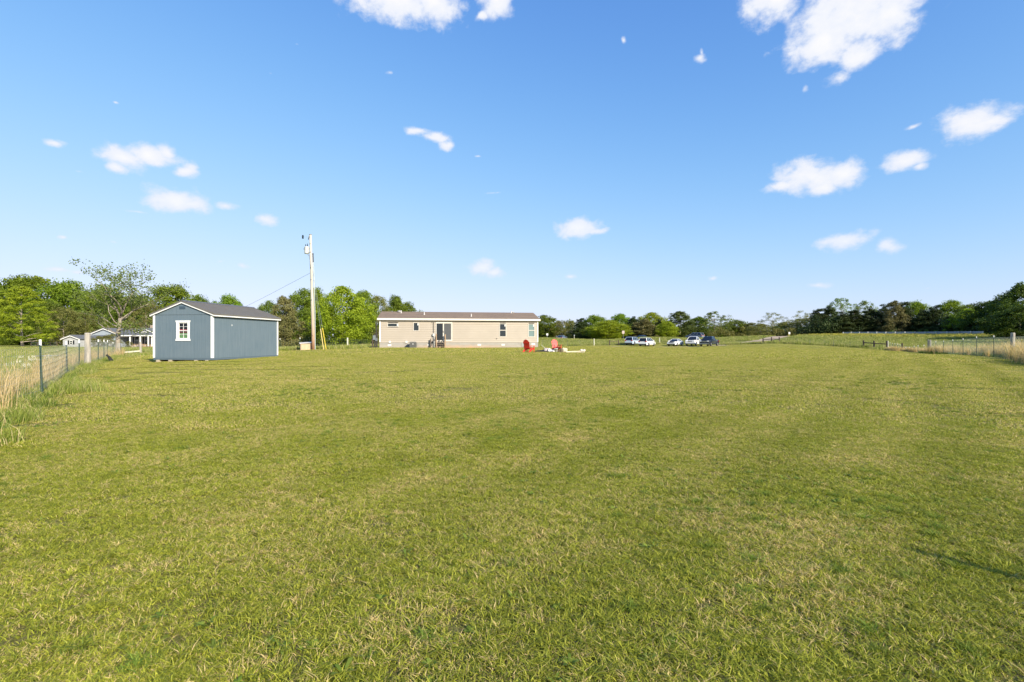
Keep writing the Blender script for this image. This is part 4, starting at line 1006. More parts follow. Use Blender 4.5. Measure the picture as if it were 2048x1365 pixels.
# sliding door
a, b, c, d = ops[2]; f = MB(); w = .09
f.box(a-w, a, -.055, -.029, c-w, d+w+.06); f.box(b, b+w, -.055, -.029, c-w, d+w+.06); f.box(a, b, -.055, -.029, d, d+w+.06); f.box(a, b, -.055, -.029, c-w, c); xm = a+(b-a)*.46
f.box(xm-.06, xm+.06, -.03, .02, c, d); f.box(xm+.06, b, -.028, .02, c, c+.06); f.box(b-.05, b, -.028, .02, c+.06, d)
sdr = f.build('sliding_door', CREAM, house)
MB().box(a, xm-.06, .022, .03, c, d).build('pane', glass('black_glass', (.006,.01,.008)), sdr)
MB().box(xm+.06, b-.05, -.012, -.004, c+.06, d).build('insect_screen', simple('screen_grey', (.075,.08,.085), .8), sdr)
MB().box(xm-.02, xm+.02, -.06, -.031, c+.85, c+1.1).build('door_handle', simple('handle_dark', (.03,.03,.03), .4), sdr)
VM_ = simple('vent_white', (.72,.70,.66), .5)
for (p0, p1, y0, y1) in ((775.5,782.5,689,692.5),(855,858.5,689,691.8),(955,962,688.6,691.8),(1003,1009.5,688.6,691.6),(1063,1070,687,691)):
    m_ = MB(); x0, x1 = hx(p0), hx(p1); z0, z1 = hz(y1, p0), hz(y0, p0)
    m_.box(x0, x1, -.02, -.001, z0, z1)
    for q in range(3): m_.box(x0+.02, x1-.02, -.03, -.021, z0+(z1-z0)*(.2+q*.25), z0+(z1-z0)*(.3+q*.25))
    m_.build('foundation_vent', VM_, house)
MB().box(hx(1043), hx(1050.5), -.03, -.001, hz(694, 1046), hz(684.8, 1046)).build('access_panel', simple('panel_grey', (.28,.30,.30), .6), house)
for (p, y) in ((779.5,684.3),(813,684.3),(993.5,677.5)):
    s_ = .11 if p < 900 else .04
    MB().box(hx(p)-s_, hx(p)+s_, -.10, -.03, hz(y, p)-.11*(s_/.11), hz(y, p)+.11*(s_/.11)).build('outlet_box', VM_ if p < 900 else simple('dark_box', (.06,.06,.06)), house)
def rz_at(y): return zo+.09+rise*(y+.3)/(ry+.3)
for (p, y, r, h, mt) in ((799,3.7,.24,.20,'dome'),(802.5,3.2,.06,.28,'pipe'),(848.5,2.2,.06,.26,'pipe'),(942.5,1.3,.06,.26,'pipe'),(1023,3.9,.09,.20,'pipe'),(1026.5,3.8,.16,.16,'dome')):
    x = HW_.x(p)*(1+y*.0)-(y*math.sin(HA))*(-1)+((p-1024)/1000)*y*.99+y*.0
    m_ = MB(); z = rz_at(y)
    if mt == 'dome': m_.lathe([(r*.5,-.05),(r*.5,.05),(r,.07),(r*.9,h*.8),(r*.4,h)], (x, y, z), 14)
    else: m_.lathe([(r*2,-.04),(r,.04),(r,h),(r*1.15,h+.01),(r*.6,h+.03)], (x, y, z), 10)
    m_.build('roof_vent', simple('vent_grey', (.45,.44,.42), .5) if mt == 'dome' else simple('pipe_pale', (.6,.58,.55), .5), house)
mst = MB(); x = hx(867.3); mst.tube([(x,-.12,hz(694,867)),(x,-.12,hz(643,867))], .028, 8); mst.tube([(x,-.12,hz(643,867)),(x-.05,-.2,hz(642,867)),(x-.12,-.2,hz(644.5,867))], .03, 8)
cdt = mst.build('conduit', simple('conduit_dark', (.16,.15,.14), .6), house)
mm = MB(); mm.box(x-.11, x+.11, -.26, -.16, hz(672.6,867), hz(667.6,867)); mm.lathe([(.08,0),(.08,.02)], (x,-.2,hz(667.6,867)+.0), 12)
mm.build('electric_meter', simple('meter_grey', (.50,.52,.53), .4), cdt)
MB().tube([(x+.05,-.2,-.1),(x+.05,-.2,hz(672.8,867))], .04, 8).build('conduit', simple('pvc_white', (.66,.66,.64), .5), house)

def hp(px, off, z=None):   # a point OFF metres in front of the house wall, on the ground
    x = hx(px); c, s_ = math.cos(HA), math.sin(HA); X_, Y_ = HX+x*c+off*s_, HD+x*s_-off*c
    return (X_, Y_, gz(X_, Y_) if z is None else z)
# air conditioner
p = hp(826.7, .85); ac = thing('air_conditioner', 'grey outdoor air conditioning unit standing against the block skirting', 'air conditioner', p, HA)
g = simple('ac_grey', (.17,.17,.165), .5, metal=.3); m_ = MB(); s2 = .37
for k in range(17): z0 = .10+k*.032; m_.box(-s2, s2, -s2, s2, z0, z0+.018)
m_.box(-s2+.03, s2-.03, -s2+.03, s2-.03, .06, .64); m_.build('cabinet', g, ac)
MB().box(-s2-.01, s2+.01, -s2-.01, s2+.01, .655, .70).build('top_cover', simple('ac_top', (.24,.24,.23), .5, metal=.3), ac)
f = MB()
for k in range(3): f.tube([(math.cos(6.283*q/20)*(.1+.09*k), math.sin(6.283*q/20)*(.1+.09*k), .71) for q in range(21)], .006, 4, False)
f.build('fan_guard', g, ac); MB().box(-.46,.46,-.46,.46,-.08,.045).build('concrete_pad', simple('pad', (.42,.40,.37), .9), ac)
MB().box(-.08,.10,-s2-.012,-s2-.002,.42,.47).build('nameplate', WHITE, ac)
MB().tube([(s2+.05,.1,.0),(s2+.05,.1,.52),(s2+.05,.42,.52)], .03, 8).build('hose', simple('hose_dark', (.12,.12,.12), .6), ac)
# leaning timber brace left of the meter
p = hp(861.5, .35); br_ = thing('timber_brace', 'dark wooden stake with a slanted brace beside the white meter pipe', 'stake', p, HA)
MB().bar((0,0,-.2),(0,0,1.05),.11,.09).build('stake', simple('timber_dark', (.13,.10,.075), .85, var=.3), br_); MB().bar((.06,-.01,.25),(.33,.02,.98),.07,.05).build('brace', simple('timber_dark', (.13,.10,.075)), br_)
# steps
p = hp(881.5, .75); st_ = thing('wooden_steps', 'weathered wooden steps with two handrail posts at the sliding door', 'steps', p, HA)
TM = simple('timber_brown', (.36,.25,.16), .85, var=.3, st=(1,1,.3)); TD = simple('timber_weathered', (.22,.17,.13), .9, var=.3)
xl, xr = -.50, .50
for (x, yy, h, mt) in ((xl,-.45,1.62,TM),(xr,-.45,1.55,TM),(xl,.45,1.45,TM),(xr,.45,1.5,TM)): MB().box(x-.055, x+.055, yy-.055, yy+.055, -.2, h).build('post', mt, st_)
for k, (yy, z) in enumerate(((-.55,.19),(-.25,.38),(.08,.57))): MB().box(xl+.06, xr-.06, yy, yy+.29, z-.02, z+.02).build('tread', TD, st_)
for x in (xl+.08, xr-.10):
    MB().prism([(-.6,-.1),(-.55,.16),(-.25,.16),(-.25,.35),(.08,.35),(.08,.54),(.42,.54),(.42,-.1)], x-.02, x+.02, 'x').build('stringer', TD, st_)
MB().box(xl-.0, xr+.0, .38, .62, .62, .66).build('tread', TD, st_)
for x in (xl, xr): MB().bar((x,-.48,1.02),(x,.48,1.22),.09,.04).build('handrail', TM, st_)

# meter posts left of the house
p = P(751.5, 55); p = (p[0], p[1], gz(*p)); mp = thing('meter_post', 'dark pair of timber posts carrying a grey meter box left of the house', 'meter post', p)
TB = simple('post_black', (.045,.04,.035), .85, var=.3)
for x in (-.11, .11): MB().box(x-.075, x+.075, -.07, .07, -.3, 1.6).build('post', TB, mp)
MB().box(.02, .10, -.05, .05, 1.6, 2.72).build('mast', TB, mp)
MB().box(-.26, .02, -.20, -.072, .92, 1.42).build('meter_box', simple('box_grey', (.22,.25,.26), .5, metal=.3), mp)
MB().box(.0, .22, -.19, -.073, .78, 1.15).build('breaker_box', simple('box_grey2', (.17,.19,.20), .5, metal=.3), mp)

# ---------------------------------------------------------------- utility pole
UX, UY = P(625.5, 42); UZ = gz(UX, UY)
up = thing('utility_pole', 'tall weathered wooden utility pole with transformer and reddish foot', 'utility pole', (UX, UY, UZ))
def polemat():
    m, t, b = newmat('pole_wood'); v = objco(t); s_ = t.nodes.new('ShaderNodeSeparateXYZ'); t.links.new(v, s_.inputs[0])
    n = noise(t, 5, 5, .65, stretch(t, v, (3,3,.15)))
    c = mixc(t, mapr(t, n, .3, .7), (.38,.35,.30), (.58,.54,.48))
    wear = mapr(t, M_(t, 'MULTIPLY_ADD', n, 2.5, s_.outputs[2]), 1.0, 5.5, 1, 0)
    c = mixc(t, wear, c, (.38,.20,.10)); c = mixc(t, mapr(t, s_.outputs[2], 0, .9, .6, 0), c, (.20,.07,.035))
    t.links.new(c, b.inputs['Base Color']); b.inputs['Roughness'].default_value = .85; bump(t, b, n, .4, .02); return m
PH = EYE-UZ+(682.5-470)/1000*UY
MB().tube([(.06,0,-.3),(.04,0,1.5),(-.05,0,4.5),(-.12,0,7),(-.19,0,PH)], [.155,.135,.12,.108,.092], 14).build('pole', polemat(), up, True)
GM_ = simple('galvanised', (.42,.44,.45), .45, metal=.5); DKM = simple('dark_metal', (.04,.045,.05), .5, metal=.3); PORC = simple('porcelain_dark', (.035,.05,.06), .25)
MB().lathe([(.11,0),(.12,.03),(.06,.07)], (-.19,0,PH-.01), 10).build('pole_cap', GM_, up)
zt_ = PH-1.05-.55
tr = MB(); tr.lathe([(.16,0),(.19,.03),(.19,.52),(.205,.53),(.205,.56),(.12,.62)], (-.50,-.02,zt_), 18); tro = tr.build('transformer', simple('transformer_grey', (.50,.52,.50), .4), up, False)
for (x, y, h) in ((-.42,-.05,.26),(-.60,.03,.22)):
    b_ = MB(); b_.lathe([(.03,0),(.045,.03),(.03,.06),(.045,.09),(.03,.12),(.045,.15),(.025,.18),(.025,h)], (x, y, zt_+.59), 8); b_.build('bushing', PORC, tro)
b_ = MB(); b_.box(-.74,-.69,-.05,.05,zt_+.36,zt_+.44); b_.build('terminal', DKM, tro)
for z in (zt_+.12, zt_+.42): MB().box(-.33,-.16,-.05,.05,z-.03,z+.03).build('bracket', GM_, up)
m_ = MB(); m_.tube([(-.40,-.1,zt_+.02),(-.34,-.12,zt_-.14),(-.24,-.12,zt_-.22),(-.20,-.1,zt_-.1)], .010, 5); m_.tube([(-.30,-.1,zt_+.1),(-.28,-.13,zt_-.06),(-.22,-.13,zt_-.3),(-.10,-.13,zt_-1.3)], .010, 5)
m_.build('drop_wire', DKM, up)
# dead end insulator at the line end, on a wire back to the pole
ins = MB(); cx_, cz_ = -.83, PH-.17
ins.lathe([(.02,-.17),(.06,-.15),(.09,-.11),(.04,-.08),(.095,-.03),(.04,0),(.095,.05),(.04,.08),(.08,.12),(.02,.15)], (cx_, 0, cz_), 12)
ins.build('insulator', PORC, up); MB().tube([(-.26,0,cz_-.02),(cx_+.06,0,cz_+.01)], .006, 5).build('span_wire', GM_, up)
MB().tube([(-.27,-.02,PH-.1),(-.32,-.03,PH-.28),(-.36,-.03,PH-.42)], [.03,.035,.03], 7).build('cutout', DKM, up)
m_ = MB(); m_.tube([(.22,-.04,-.1),(.20,-.03,3.0),(.13,-.02,6),(.06,-.02,PH-2.3)], .030, 8); m_.build('conduit', simple('pvc_grey', (.44,.50,.48), .5), up)
m_ = MB(); m_.tube([(.06,-.02,PH-2.3),(.03,-.02,PH-1.65)], .045, 8); m_.lathe([(.05,0),(.06,.05),(.03,.1)], (.03,-.02,PH-1.65), 8); m_.build('weatherhead', DKM, up)
for z in (1.2,4.2,5.9,6.9,8.2,8.9): 
    xx = np.interp(z, [0,1.5,4.5,7,9.8], [.06,.04,-.05,-.12,-.19]); MB().box(xx-.02,xx+.02,-.17,-.12,z-.02,z+.02).build('bolt', DKM, up)
# guy wires to anchors at the right of the pole
for (px, py, d, gx_, zz, lab) in ((652.8,699,.2,.0,6.6,'bright yellow plastic guard'),(647.5,699,-.1,.0,6.3,'faded yellow plastic guard')):
    ax, ay = P(px, UY+d); az = gz(ax, ay)-UZ; a0 = Vector((ax-UX, ay-UY, az-.1)); a1 = Vector((.02, 0, zz))
    gw = MB().tube([a0, a1], .008, 5).build('guy_wire', GM_, up); q0 = a0.lerp(a1, .02); q1 = a0.lerp(a1, .29)
    go_ = MB().tube([q0, q1], .035, 8).build('guy_guard', simple('guard_yellow' if px > 650 else 'guard_faded', (.62,.47,.04) if px > 650 else (.62,.50,.20), .5), gw); go_['label'] = lab
# service line leaving to the left
sl_ = MB(); a = Vector((UX-.10, UY, UZ+PH-3.15)); e = Vector((-76, 97, 3.1)); pts = []
for k in range(25):
    f_ = k/24; q = a.lerp(e, f_); q.z -= 2.6*math.sin(math.pi*f_)*1.0; pts.append(tuple(q))
o = sl_.tube(pts, .010, 5).build('power_line', DKM); tag(o, 'thin dark service wire running from the pole down to the left', 'wire')

# well box
px_, py_ = P(613, 42.3); wb = thing('well_box', 'low tan plywood box with a slanted pale lid beside the utility pole', 'box', (px_-.05, py_, gz(px_, py_)), rad(26))
PLY = simple('plywood', (.52,.38,.25), .8, var=.15, st=(2,2,.4)); PLD = simple('plywood_dark', (.33,.25,.18), .85, var=.25, st=(2,2,.4))  # darker plywood for the corner battens
MB().box(-.45,.45,-.32,.32,-.1,.52).build('box_body', PLY, wb)
MB().add([(-.52,-.4,.53),(.52,-.4,.60),(.52,.4,.68),(-.52,.4,.61),(-.52,-.4,.56),(.52,-.4,.63),(.52,.4,.71),(-.52,.4,.64)], [(0,3,2,1),(4,5,6,7),(0,1,5,4),(1,2,6,5),(2,3,7,6),(3,0,4,7)]).build('lid', simple('lid_pale', (.62,.58,.52), .7), wb)
for x in (-.42,.42): MB().box(x-.03,x+.03,-.35,-.321,-.1,.53).build('corner_batten', PLD, wb)

# ---------------------------------------------------------------- garden chairs and the fire ring
CRED = simple('paint_red', (.62,.035,.025), .45, var=.08)
def adirondack(label, loc, rz, sc=1):
    t = thing('garden_chair', label, 'chair', loc, rz)        # faces -y
    def bm(name, m, f): o = m.build(name, CRED, t, bevel=.004); return o
    m_ = MB()
    for k in range(7):      # fan back, rounded top
        x0 = -.30+k*.086; xc = x0+.04; f_ = xc/.30; L = .92-.20*f_*f_*1.3
        b0 = Vector((xc*.72, .26, .26)); b1 = Vector((xc*1.04, .26+L*.38, .26+L*.92)); m_.bar(b0, b1, .084, .02, up=(0,-1,.4))
    for z, y in ((.42,.35),(.80,.50)): m_.bar((-.29,y,z),(.29,y,z),.06,.02)
    bm('backrest', m_, 0)
    m_ = MB()
    for k in range(5): y = -.30+k*.115; z = .40-.028*k; m_.bar((-.27,y,z),(.27,y,z),.10,.02)
    bm('seat', m_, 0)
    for s_ in (-1, 1):
        bm('armrest', MB().prism([(s_*.27,-.36),(s_*.41,-.36),(s_*.41,.10),(s_*.35,.36),(s_*.28,.36)], .56, .585, 'z'), 0)
        bm('leg', MB().box(s_*.335-.02, s_*.335+.02, -.33, -.24, 0, .56), 0)
        bm('leg', MB().prism([(-.34,.30),(-.34,.40),(.30,.28),(.62,.06),(.62,0),(.48,0)], s_*.29-.015, s_*.29+.015, 'x'), 0)
        bm('leg', MB().bar((s_*.325,.24,.30),(s_*.325,.30,.56),.04,.06), 0)
    t.scale = (sc,)*3
    return t
x, y = P(1058, 43); adirondack('red slatted garden chair seen from behind in front of the house corner', (x, y, gz(x, y)), rad(150), 1.0)
x, y = P(1113, 46.5); adirondack('red garden chair facing the camera behind the fire ring', (x, y, gz(x, y)), rad(18), 1.0)
def put(px, D): x, y = P(px, D); return (x, y, gz(x, y))
def rock(r, seed, m, name, label, cat, loc, rz=0):
    o = MB().blob((0,0,r[2]*.5), r, seed, .45, 18, 12).build(name, m, None, True); o.location = loc; o.rotation_euler = (0,0,rz)
    return tag(o, label, cat)
ASH = simple('ash_black', (.02,.02,.02), .9, var=.4, scale=8); CLO = simple('cloth_pink_grey', (.48,.42,.41), .8, var=.3, scale=5); PALE = simple('wood_pale', (.62,.53,.36), .8, var=.25, scale=7)
ash = MB().blob((0,0,.02),(1.0,.7,.16),3,.25,16,6).build('ash_heap', ASH); ash.location = put(1093, 44.2); tag(ash, 'blackened ash and burnt rubbish heap between the two red chairs', 'ash heap')
rock((.28,.22,.20), 5, CLO, 'crumpled_cloth', 'crumpled pale cloth lying on the left of the ash heap', 'cloth', put(1092.5, 43.9))
rock((.20,.17,.17), 8, simple('cloth_white', (.62,.60,.58), .8, var=.2), 'crumpled_cloth', 'white crumpled bag beside the pale cloth on the ash heap', 'bag', put(1099.5, 43.7), .6)
pk = MB().bar((-.42,0,.62),(.15,0,.12),.07,.03).build('broken_board', simple('board_grey', (.50,.48,.45), .8)); pk.location = put(1092, 44.0); tag(pk, 'broken grey board sticking up out of the ash heap', 'board')
bk = thing('bucket', 'white plastic bucket standing in front of the right red chair', 'bucket', put(1112, 43.6))
MB().lathe([(.13,0),(.16,.30),(.172,.30),(.172,.33),(.15,.33),(.12,.03)], (0,0,0), 16).build('tub', simple('bucket_white', (.78,.77,.72), .5, var=.15, scale=12), bk, True)
MB().tube([(math.cos(a_)*.17, -.02, .31-math.sin(a_)*.17) for a_ in np.linspace(0, math.pi, 9)], .005, 4).build('handle', GM_, bk)
rock((.16,.14,.12), 9, simple('cloth_white', (.74,.72,.70)), 'stone', 'small whitish stone left of the white bucket', 'stone', put(1106.5, 43.7))
for (px, D, L, r, a_, lab) in ((1121, 43.8, 1.0, .07, .3, 'dark burnt log pointing right from the white bucket'),(1117, 44.3, .8, .06, -.35, 'brownish burnt log behind the white bucket')):
    o = MB().tube([(-L/2,0,r),(0,.04,r*1.3),(L/2,0,r)], [r,r*.9,r*.7], 8).build('burnt_log', simple('charred', (.09,.055,.045), .9, var=.4)); o.location = put(px, D); o.rotation_euler = (0,0,a_); tag(o, lab, 'log')
o = MB().blob((0,0,.16),(.26,.22,.22),13,.2).build('tree_stump', PALE); o.location = put(1129, 42.8); tag(o, 'pale sawn stump at the left end of the long pole', 'stump')
o = MB().blob((0,0,.14),(.12,.18,.2),15,.2).build('tree_stump', simple('stump_dark', (.14,.11,.07), .9, var=.3)); o.location = put(1122.5, 42.8); tag(o, 'small dark stump left of the pale sawn stump', 'stump')
o = MB().tube([(-.7,.05,.10),(-.2,-.05,.06),(.5,0,.09),(1.2,.12,.12)], [.05,.045,.04,.03], 7).build('peeled_pole', PALE); o.location = put(1142, 42.6); tag(o, 'pale peeled pole lying on the lawn between stump and stone', 'pole')
o = MB().tube([(-.6,0,.05),(.1,.08,.04),(.9,.25,.05)], [.04,.035,.02], 6).build('peeled_pole', simple('wood_pale2', (.66,.58,.44), .8)); o.location = put(1146, 41.9); tag(o, 'shorter pale branch in front of the peeled pole', 'branch')
rock((.20,.17,.17), 21, simple('stone_pale', (.62,.57,.50), .8, var=.3), 'stone', 'pale stone at the right end of the peeled pole', 'stone', put(1165, 42.9))
# bent dark post stub in the lawn near the left fence
sp = put(219, 28.6)
m_ = MB(); m_.tube([(.16,0,-.05),(.06,0,.14),(-.02,.01,.27),(-.10,0,.36)], [.11,.10,.07,.045], 9); m_.blob((-.13,0,.38),(.055,.05,.055),2,.15)
o = m_.build('root_stub', simple('stub_black', (.02,.022,.018), .9, var=.4)); o.location = sp; tag(o, 'leaning black stub at the edge of the lawn by the left fence', 'stub')
o = MB().blob((0,0,0),(.07,.05,.05),3,.2).build('clod', simple('stub_black', (.02,.022,.018))); o.location = put(192.5, 21.3); tag(o, 'tiny dark clod of earth on the lawn near the left fence', 'clod')

# ---------------------------------------------------------------- vehicles
TYR = simple('tyre_rubber', (.018,.018,.02), .8); RIM = simple('wheel_alloy', (.42,.43,.45), .3, metal=.8); CARG = glass('car_glass', (.012,.016,.02)); BLKP = simple('plastic_black', (.03,.03,.032), .6); REDL_ = simple('tail_red', (.38,.01,.01), .2); HLT = simple('lamp_clear', (.68,.70,.72), .15); CHR = simple('chrome', (.6,.61,.62), .18, metal=.9)
def paint(name, c):
    m, t, b = newmat(name); b.inputs['Base Color'].default_value = rgba(c); b.inputs['Roughness'].default_value = .35; b.inputs['Coat Weight'].default_value = .8; b.inputs['Coat Roughness'].default_value = .06
    d = noise(t, 1.5, 4, .6, objco(t)); t.links.new(mapr(t, d, .3, .7, .28, .5), b.inputs['Roughness']); return m
def car(kind, label, pnt, loc, rz, group=None, name='parked_car', cat='car'):
    """x forward, y to the left"""
    t = thing(name, label, cat, loc, rz, group)
    L, Wd, H, belt, r, wb = {'suv': (4.65,1.86,1.68,1.02,.36,2.72), 'sedan': (4.75,1.82,1.43,.92,.33,2.75), 'pickup': (5.7,1.98,1.86,1.17,.40,3.55)}[kind]
    xf, xr = wb/2, -wb/2; F_, B_ = L/2, -L/2; gc = .24 if kind != 'pickup' else .36
    def arch(cx, up=True): 
        R_ = r*1.22; return [(cx+R_*math.cos(a), max(r+R_*math.sin(a), gc)) for a in np.linspace(math.pi, 0, 11)]
    if kind == 'suv': top = [(F_,.60),(F_-.06,.80),(F_-.25,.93),(F_-1.15,1.06),(B_+.12,1.10),(B_+.02,.95),(B_,.55)]
    elif kind == 'sedan': top = [(F_,.52),(F_-.05,.68),(F_-.3,.80),(F_-1.35,.94),(B_+1.0,1.0),(B_+.12,.98),(B_,.85),(B_,.5)]
    else: top = [(F_,.70),(F_,1.0),(F_-.10,1.10),(F_-1.3,1.18),(B_+1.9,1.20),(B_+1.88,1.22),(B_+.03,1.22),(B_,1.20),(B_,.6)]
    low = [(B_+.05,gc)]+arch(xr)+arch(xf)+[(F_-.05,gc)]
    prof = top+low
    hw_ = Wd/2
    b = MB(); n = len(prof)
    # cross-section: sides tuck in slightly at top and bottom
    secs = [(-hw_, .0), (hw_, .0)]
    vs = []
    for y_, ins_ in ((-1, .10), (-1, .0), (1, .0), (1, .10)):
        for (x_, z_) in prof:
            edge = ins_; yy = y_*(hw_-edge*(1 if True else 0)); zz = z_+(0.0)
            xx = x_*(1-.02*(ins_ > 0)) ; 
            if ins_ == 0: zz = min(z_, belt-.06) if z_ > gc+.02 else z_
            taper = 1-.10*max(0, abs(x_)/F_-.72)/.28
            vs.append((xx, yy*taper, zz))
    fs = [tuple(range(n))]
    for q in range(3): fs += [(q*n+i, q*n+(i+1) % n, (q+1)*n+(i+1) % n, (q+1)*n+i) for i in range(n)]
    fs.append(tuple(range(4*n-1, 3*n-1, -1)))
    # inner rings: outermost (tucked) first
    b.add(vs, fs)
    body = b.build('body', pnt, t, bevel=.02)
    # greenhouse
    if kind == 'suv': g0, g1, r0, r1 = (B_+.10, F_-1.18), None, (B_+.42), (F_-1.95)
    elif kind == 'sedan': g0, g1, r0, r1 = (B_+.62, F_-1.28), None, (B_+1.42), (F_-2.15)
    else: g0, g1, r0, r1 = (B_+1.98, F_-1.42), None, (B_+2.15), (F_-2.18)
    zb_, zt_ = belt+.02, H-.05; yb, yt = hw_-.07, hw_-.30
    bp = [(g0[0],-yb,zb_),(g0[1],-yb,zb_),(g0[1],yb,zb_),(g0[0],yb,zb_)]; tp = [(r0,-yt,zt_),(r1,-yt,zt_),(r1,yt,zt_),(r0,yt,zt_)]
    MB().add(bp+tp, [(0,3,2,1),(4,5,6,7),(0,1,5,4),(1,2,6,5),(2,3,7,6),(3,0,4,7)]).build('windows', CARG, t)
    rf_ = MB(); rf_.add([(r0-.05,-yt-.03,zt_-.01),(r1+.05,-yt-.03,zt_-.01),(r1+.05,yt+.03,zt_-.01),(r0-.05,yt+.03,zt_-.01),(r0+.1,-yt+.12,H),(r1-.12,-yt+.12,H),(r1-.12,yt-.12,H),(r0+.1,yt-.12,H)],
        [(0,3,2,1),(4,5,6,7),(0,1,5,4),(1,2,6,5),(2,3,7,6),(3,0,4,7)])
    for i_, (a, c) in enumerate(zip(bp, tp)): 
        w = .11 if (i_ in (0, 3) and kind != 'sedan') else .075
        rf_.bar(a, c, w, .05)
    for fr in ((.5,) if kind == 'pickup' else (.38, .68) if kind == 'suv' else (.47,)):
        for s_ in (-1, 1): 
            xb = g0[0]+(g0[1]-g0[0])*fr; xt = r0+(r1-r0)*fr; rf_.bar((xb, s_*yb, zb_), (xt, s_*yt, zt_), .07, .03)
    rf_.build('roof', pnt, t, bevel=.015)
    # wheels
    for cx in (xf, xr):
        for s_ in (-1, 1):
            w_ = MB(); y0 = s_*(hw_-.22); y1 = s_*(hw_-.015)
            w_.tube([(cx,y0,r),(cx,y0+s_*.02,r),(cx,y1-s_*.02,r),(cx,y1,r)], [r*.9,r,r,r*.88], 20)
            wo_ = w_.build('wheel', TYR, t, True)
            rr_ = MB(); rr_.tube([(cx,y1+s_*.001,r),(cx,y1+s_*.012,r)], [r*.64,r*.60], 16)
            for q in range(5):
                a_ = q*1.2566; rr_.bar((cx,y1+s_*.02,r),(cx+math.cos(a_)*r*.6,y1+s_*.02,r+math.sin(a_)*r*.6),.07,.02,up=(0,1,0))
            rr_.build('rim', RIM, wo_)
    # front
    for s_ in (-1, 1):
        MB().box(F_-.24, F_+.012, (hw_-.50) if s_ > 0 else -(hw_-.16), (hw_-.16) if s_ > 0 else -(hw_-.50), .66 if kind != 'pickup' else .86, .80 if kind != 'pickup' else 1.06).build('headlight', HLT, t, bevel=.02)
    zz_ = .62 if kind != 'pickup' else .80
    gr = MB()
    for q in range(4): gr.box(F_-.05, F_+.015, -.42, .42, zz_+q*.065, zz_+.04+q*.065)
    gr.build('grille', CHR if kind == 'pickup' else BLKP, t)
    MB().box(F_-.10, F_+.05 if kind == 'pickup' else F_+.02, -hw_+.1, hw_-.1, gc+.02, gc+.20).build('bumper', CHR if kind == 'pickup' else BLKP, t, bevel=.02)
    # rear
    for s_ in (-1, 1):
        z0, z1 = ((.86,1.06) if kind == 'suv' else (.74,.90) if kind == 'sedan' else (.84,1.14)); a, c = (hw_-.40, hw_-.09) if kind != 'pickup' else (hw_-.20, hw_-.09)
        MB().box(B_-.015, B_+.10, min(s_*a, s_*c), max(s_*a, s_*c), z0, z1).build('tail_light', REDL_, t, bevel=.01)
    MB().box(B_-.04, B_+.08, -hw_+.12, hw_-.12, gc+.02, gc+.24).build('bumper', BLKP if kind != 'pickup' else CHR, t, bevel=.02)
    if kind == 'suv':
        sp_ = MB().add([(B_+.20,-.66,zt_-.02),(B_+.20,.66,zt_-.02),(B_+.45,.60,zt_+.03),(B_+.45,-.60,zt_+.03),(B_+.20,-.66,zt_+.02),(B_+.20,.66,zt_+.02),(B_+.45,.60,zt_+.055),(B_+.45,-.60,zt_+.055)], [(0,1,2,3),(7,6,5,4),(0,4,5,1),(1,5,6,2),(2,6,7,3),(3,7,4,0)]); sp_.build('spoiler', pnt, t)
    if kind == 'pickup':
        MB().box(B_+.12, B_+1.82, -hw_+.12, hw_-.12, 1.18, 1.235).build('cargo_bed', BLKP, t)
    for s_ in (-1, 1): MB().box(g0[1]-.30, g0[1]-.12, min(s_*(hw_-.04), s_*(hw_+.17)), max(s_*(hw_-.04), s_*(hw_+.17)), belt+.04, belt+.20).build('wing_mirror', pnt if kind != 'pickup' else BLKP, t, bevel=.02)
    return t
PW = paint('paint_white', (.82,.82,.82)); PS = paint('paint_silver_blue', (.48,.56,.66)); PB = paint('paint_dark_blue', (.012,.018,.035)); PG = paint('paint_grey', (.20,.22,.25)); PDK = paint('paint_black', (.02,.02,.022))
def az(deg): return rad(90-deg)      # heading measured clockwise from the view direction
GP = 'cars parked on the grass beside the driveway'
def cz(x, y): return gz(x, y)+.01
for (px, D, k_, lab, p_, hd, nm, ct) in [
  (1266, 104, 'suv', 'silver blue estate car seen from the rear, leftmost of the parked cars', PS, 36, 'parked_car', 'car'),
  (1294, 99, 'suv', 'white sport utility car seen from the rear with a dark back window', PW, 37, 'parked_car', 'car'),
  (1350.5, 100, 'sedan', 'low white saloon car facing the camera', PW, 218, 'parked_car', 'car'),
  (1387.5, 99, 'pickup', 'white pickup truck facing the camera between saloon and black truck', PW, 214, 'parked_truck', 'truck'),
  (1418.5, 94, 'pickup', 'black pickup truck, nearest and rightmost of the parked vehicles', PB, 220, 'parked_truck', 'truck')]:
    x, y = P(px, D); car(k_, lab, p_, (x, y, cz(x, y)), az(hd), GP, nm, ct)
for (px, D, k_, lab, p_, hd, dz) in [
  (1124, 134.6, 'sedan', 'dark grey car passing on the road right of the long house', PG, 25, -.45),
  (1282, 134, 'sedan', 'dark car with a bright rear passing on the road behind the parked cars', PDK, 335, -.30),
  (1390, 133.6, 'suv', 'grey blue car passing on the road above the white pickup truck', PG, 318, .0)]:
    x, y = P(px, D); car(k_, lab, p_, (x, y, gz(x, y)+.05+dz*0), az(hd), 'cars driving on the road', 'passing_car', 'car')

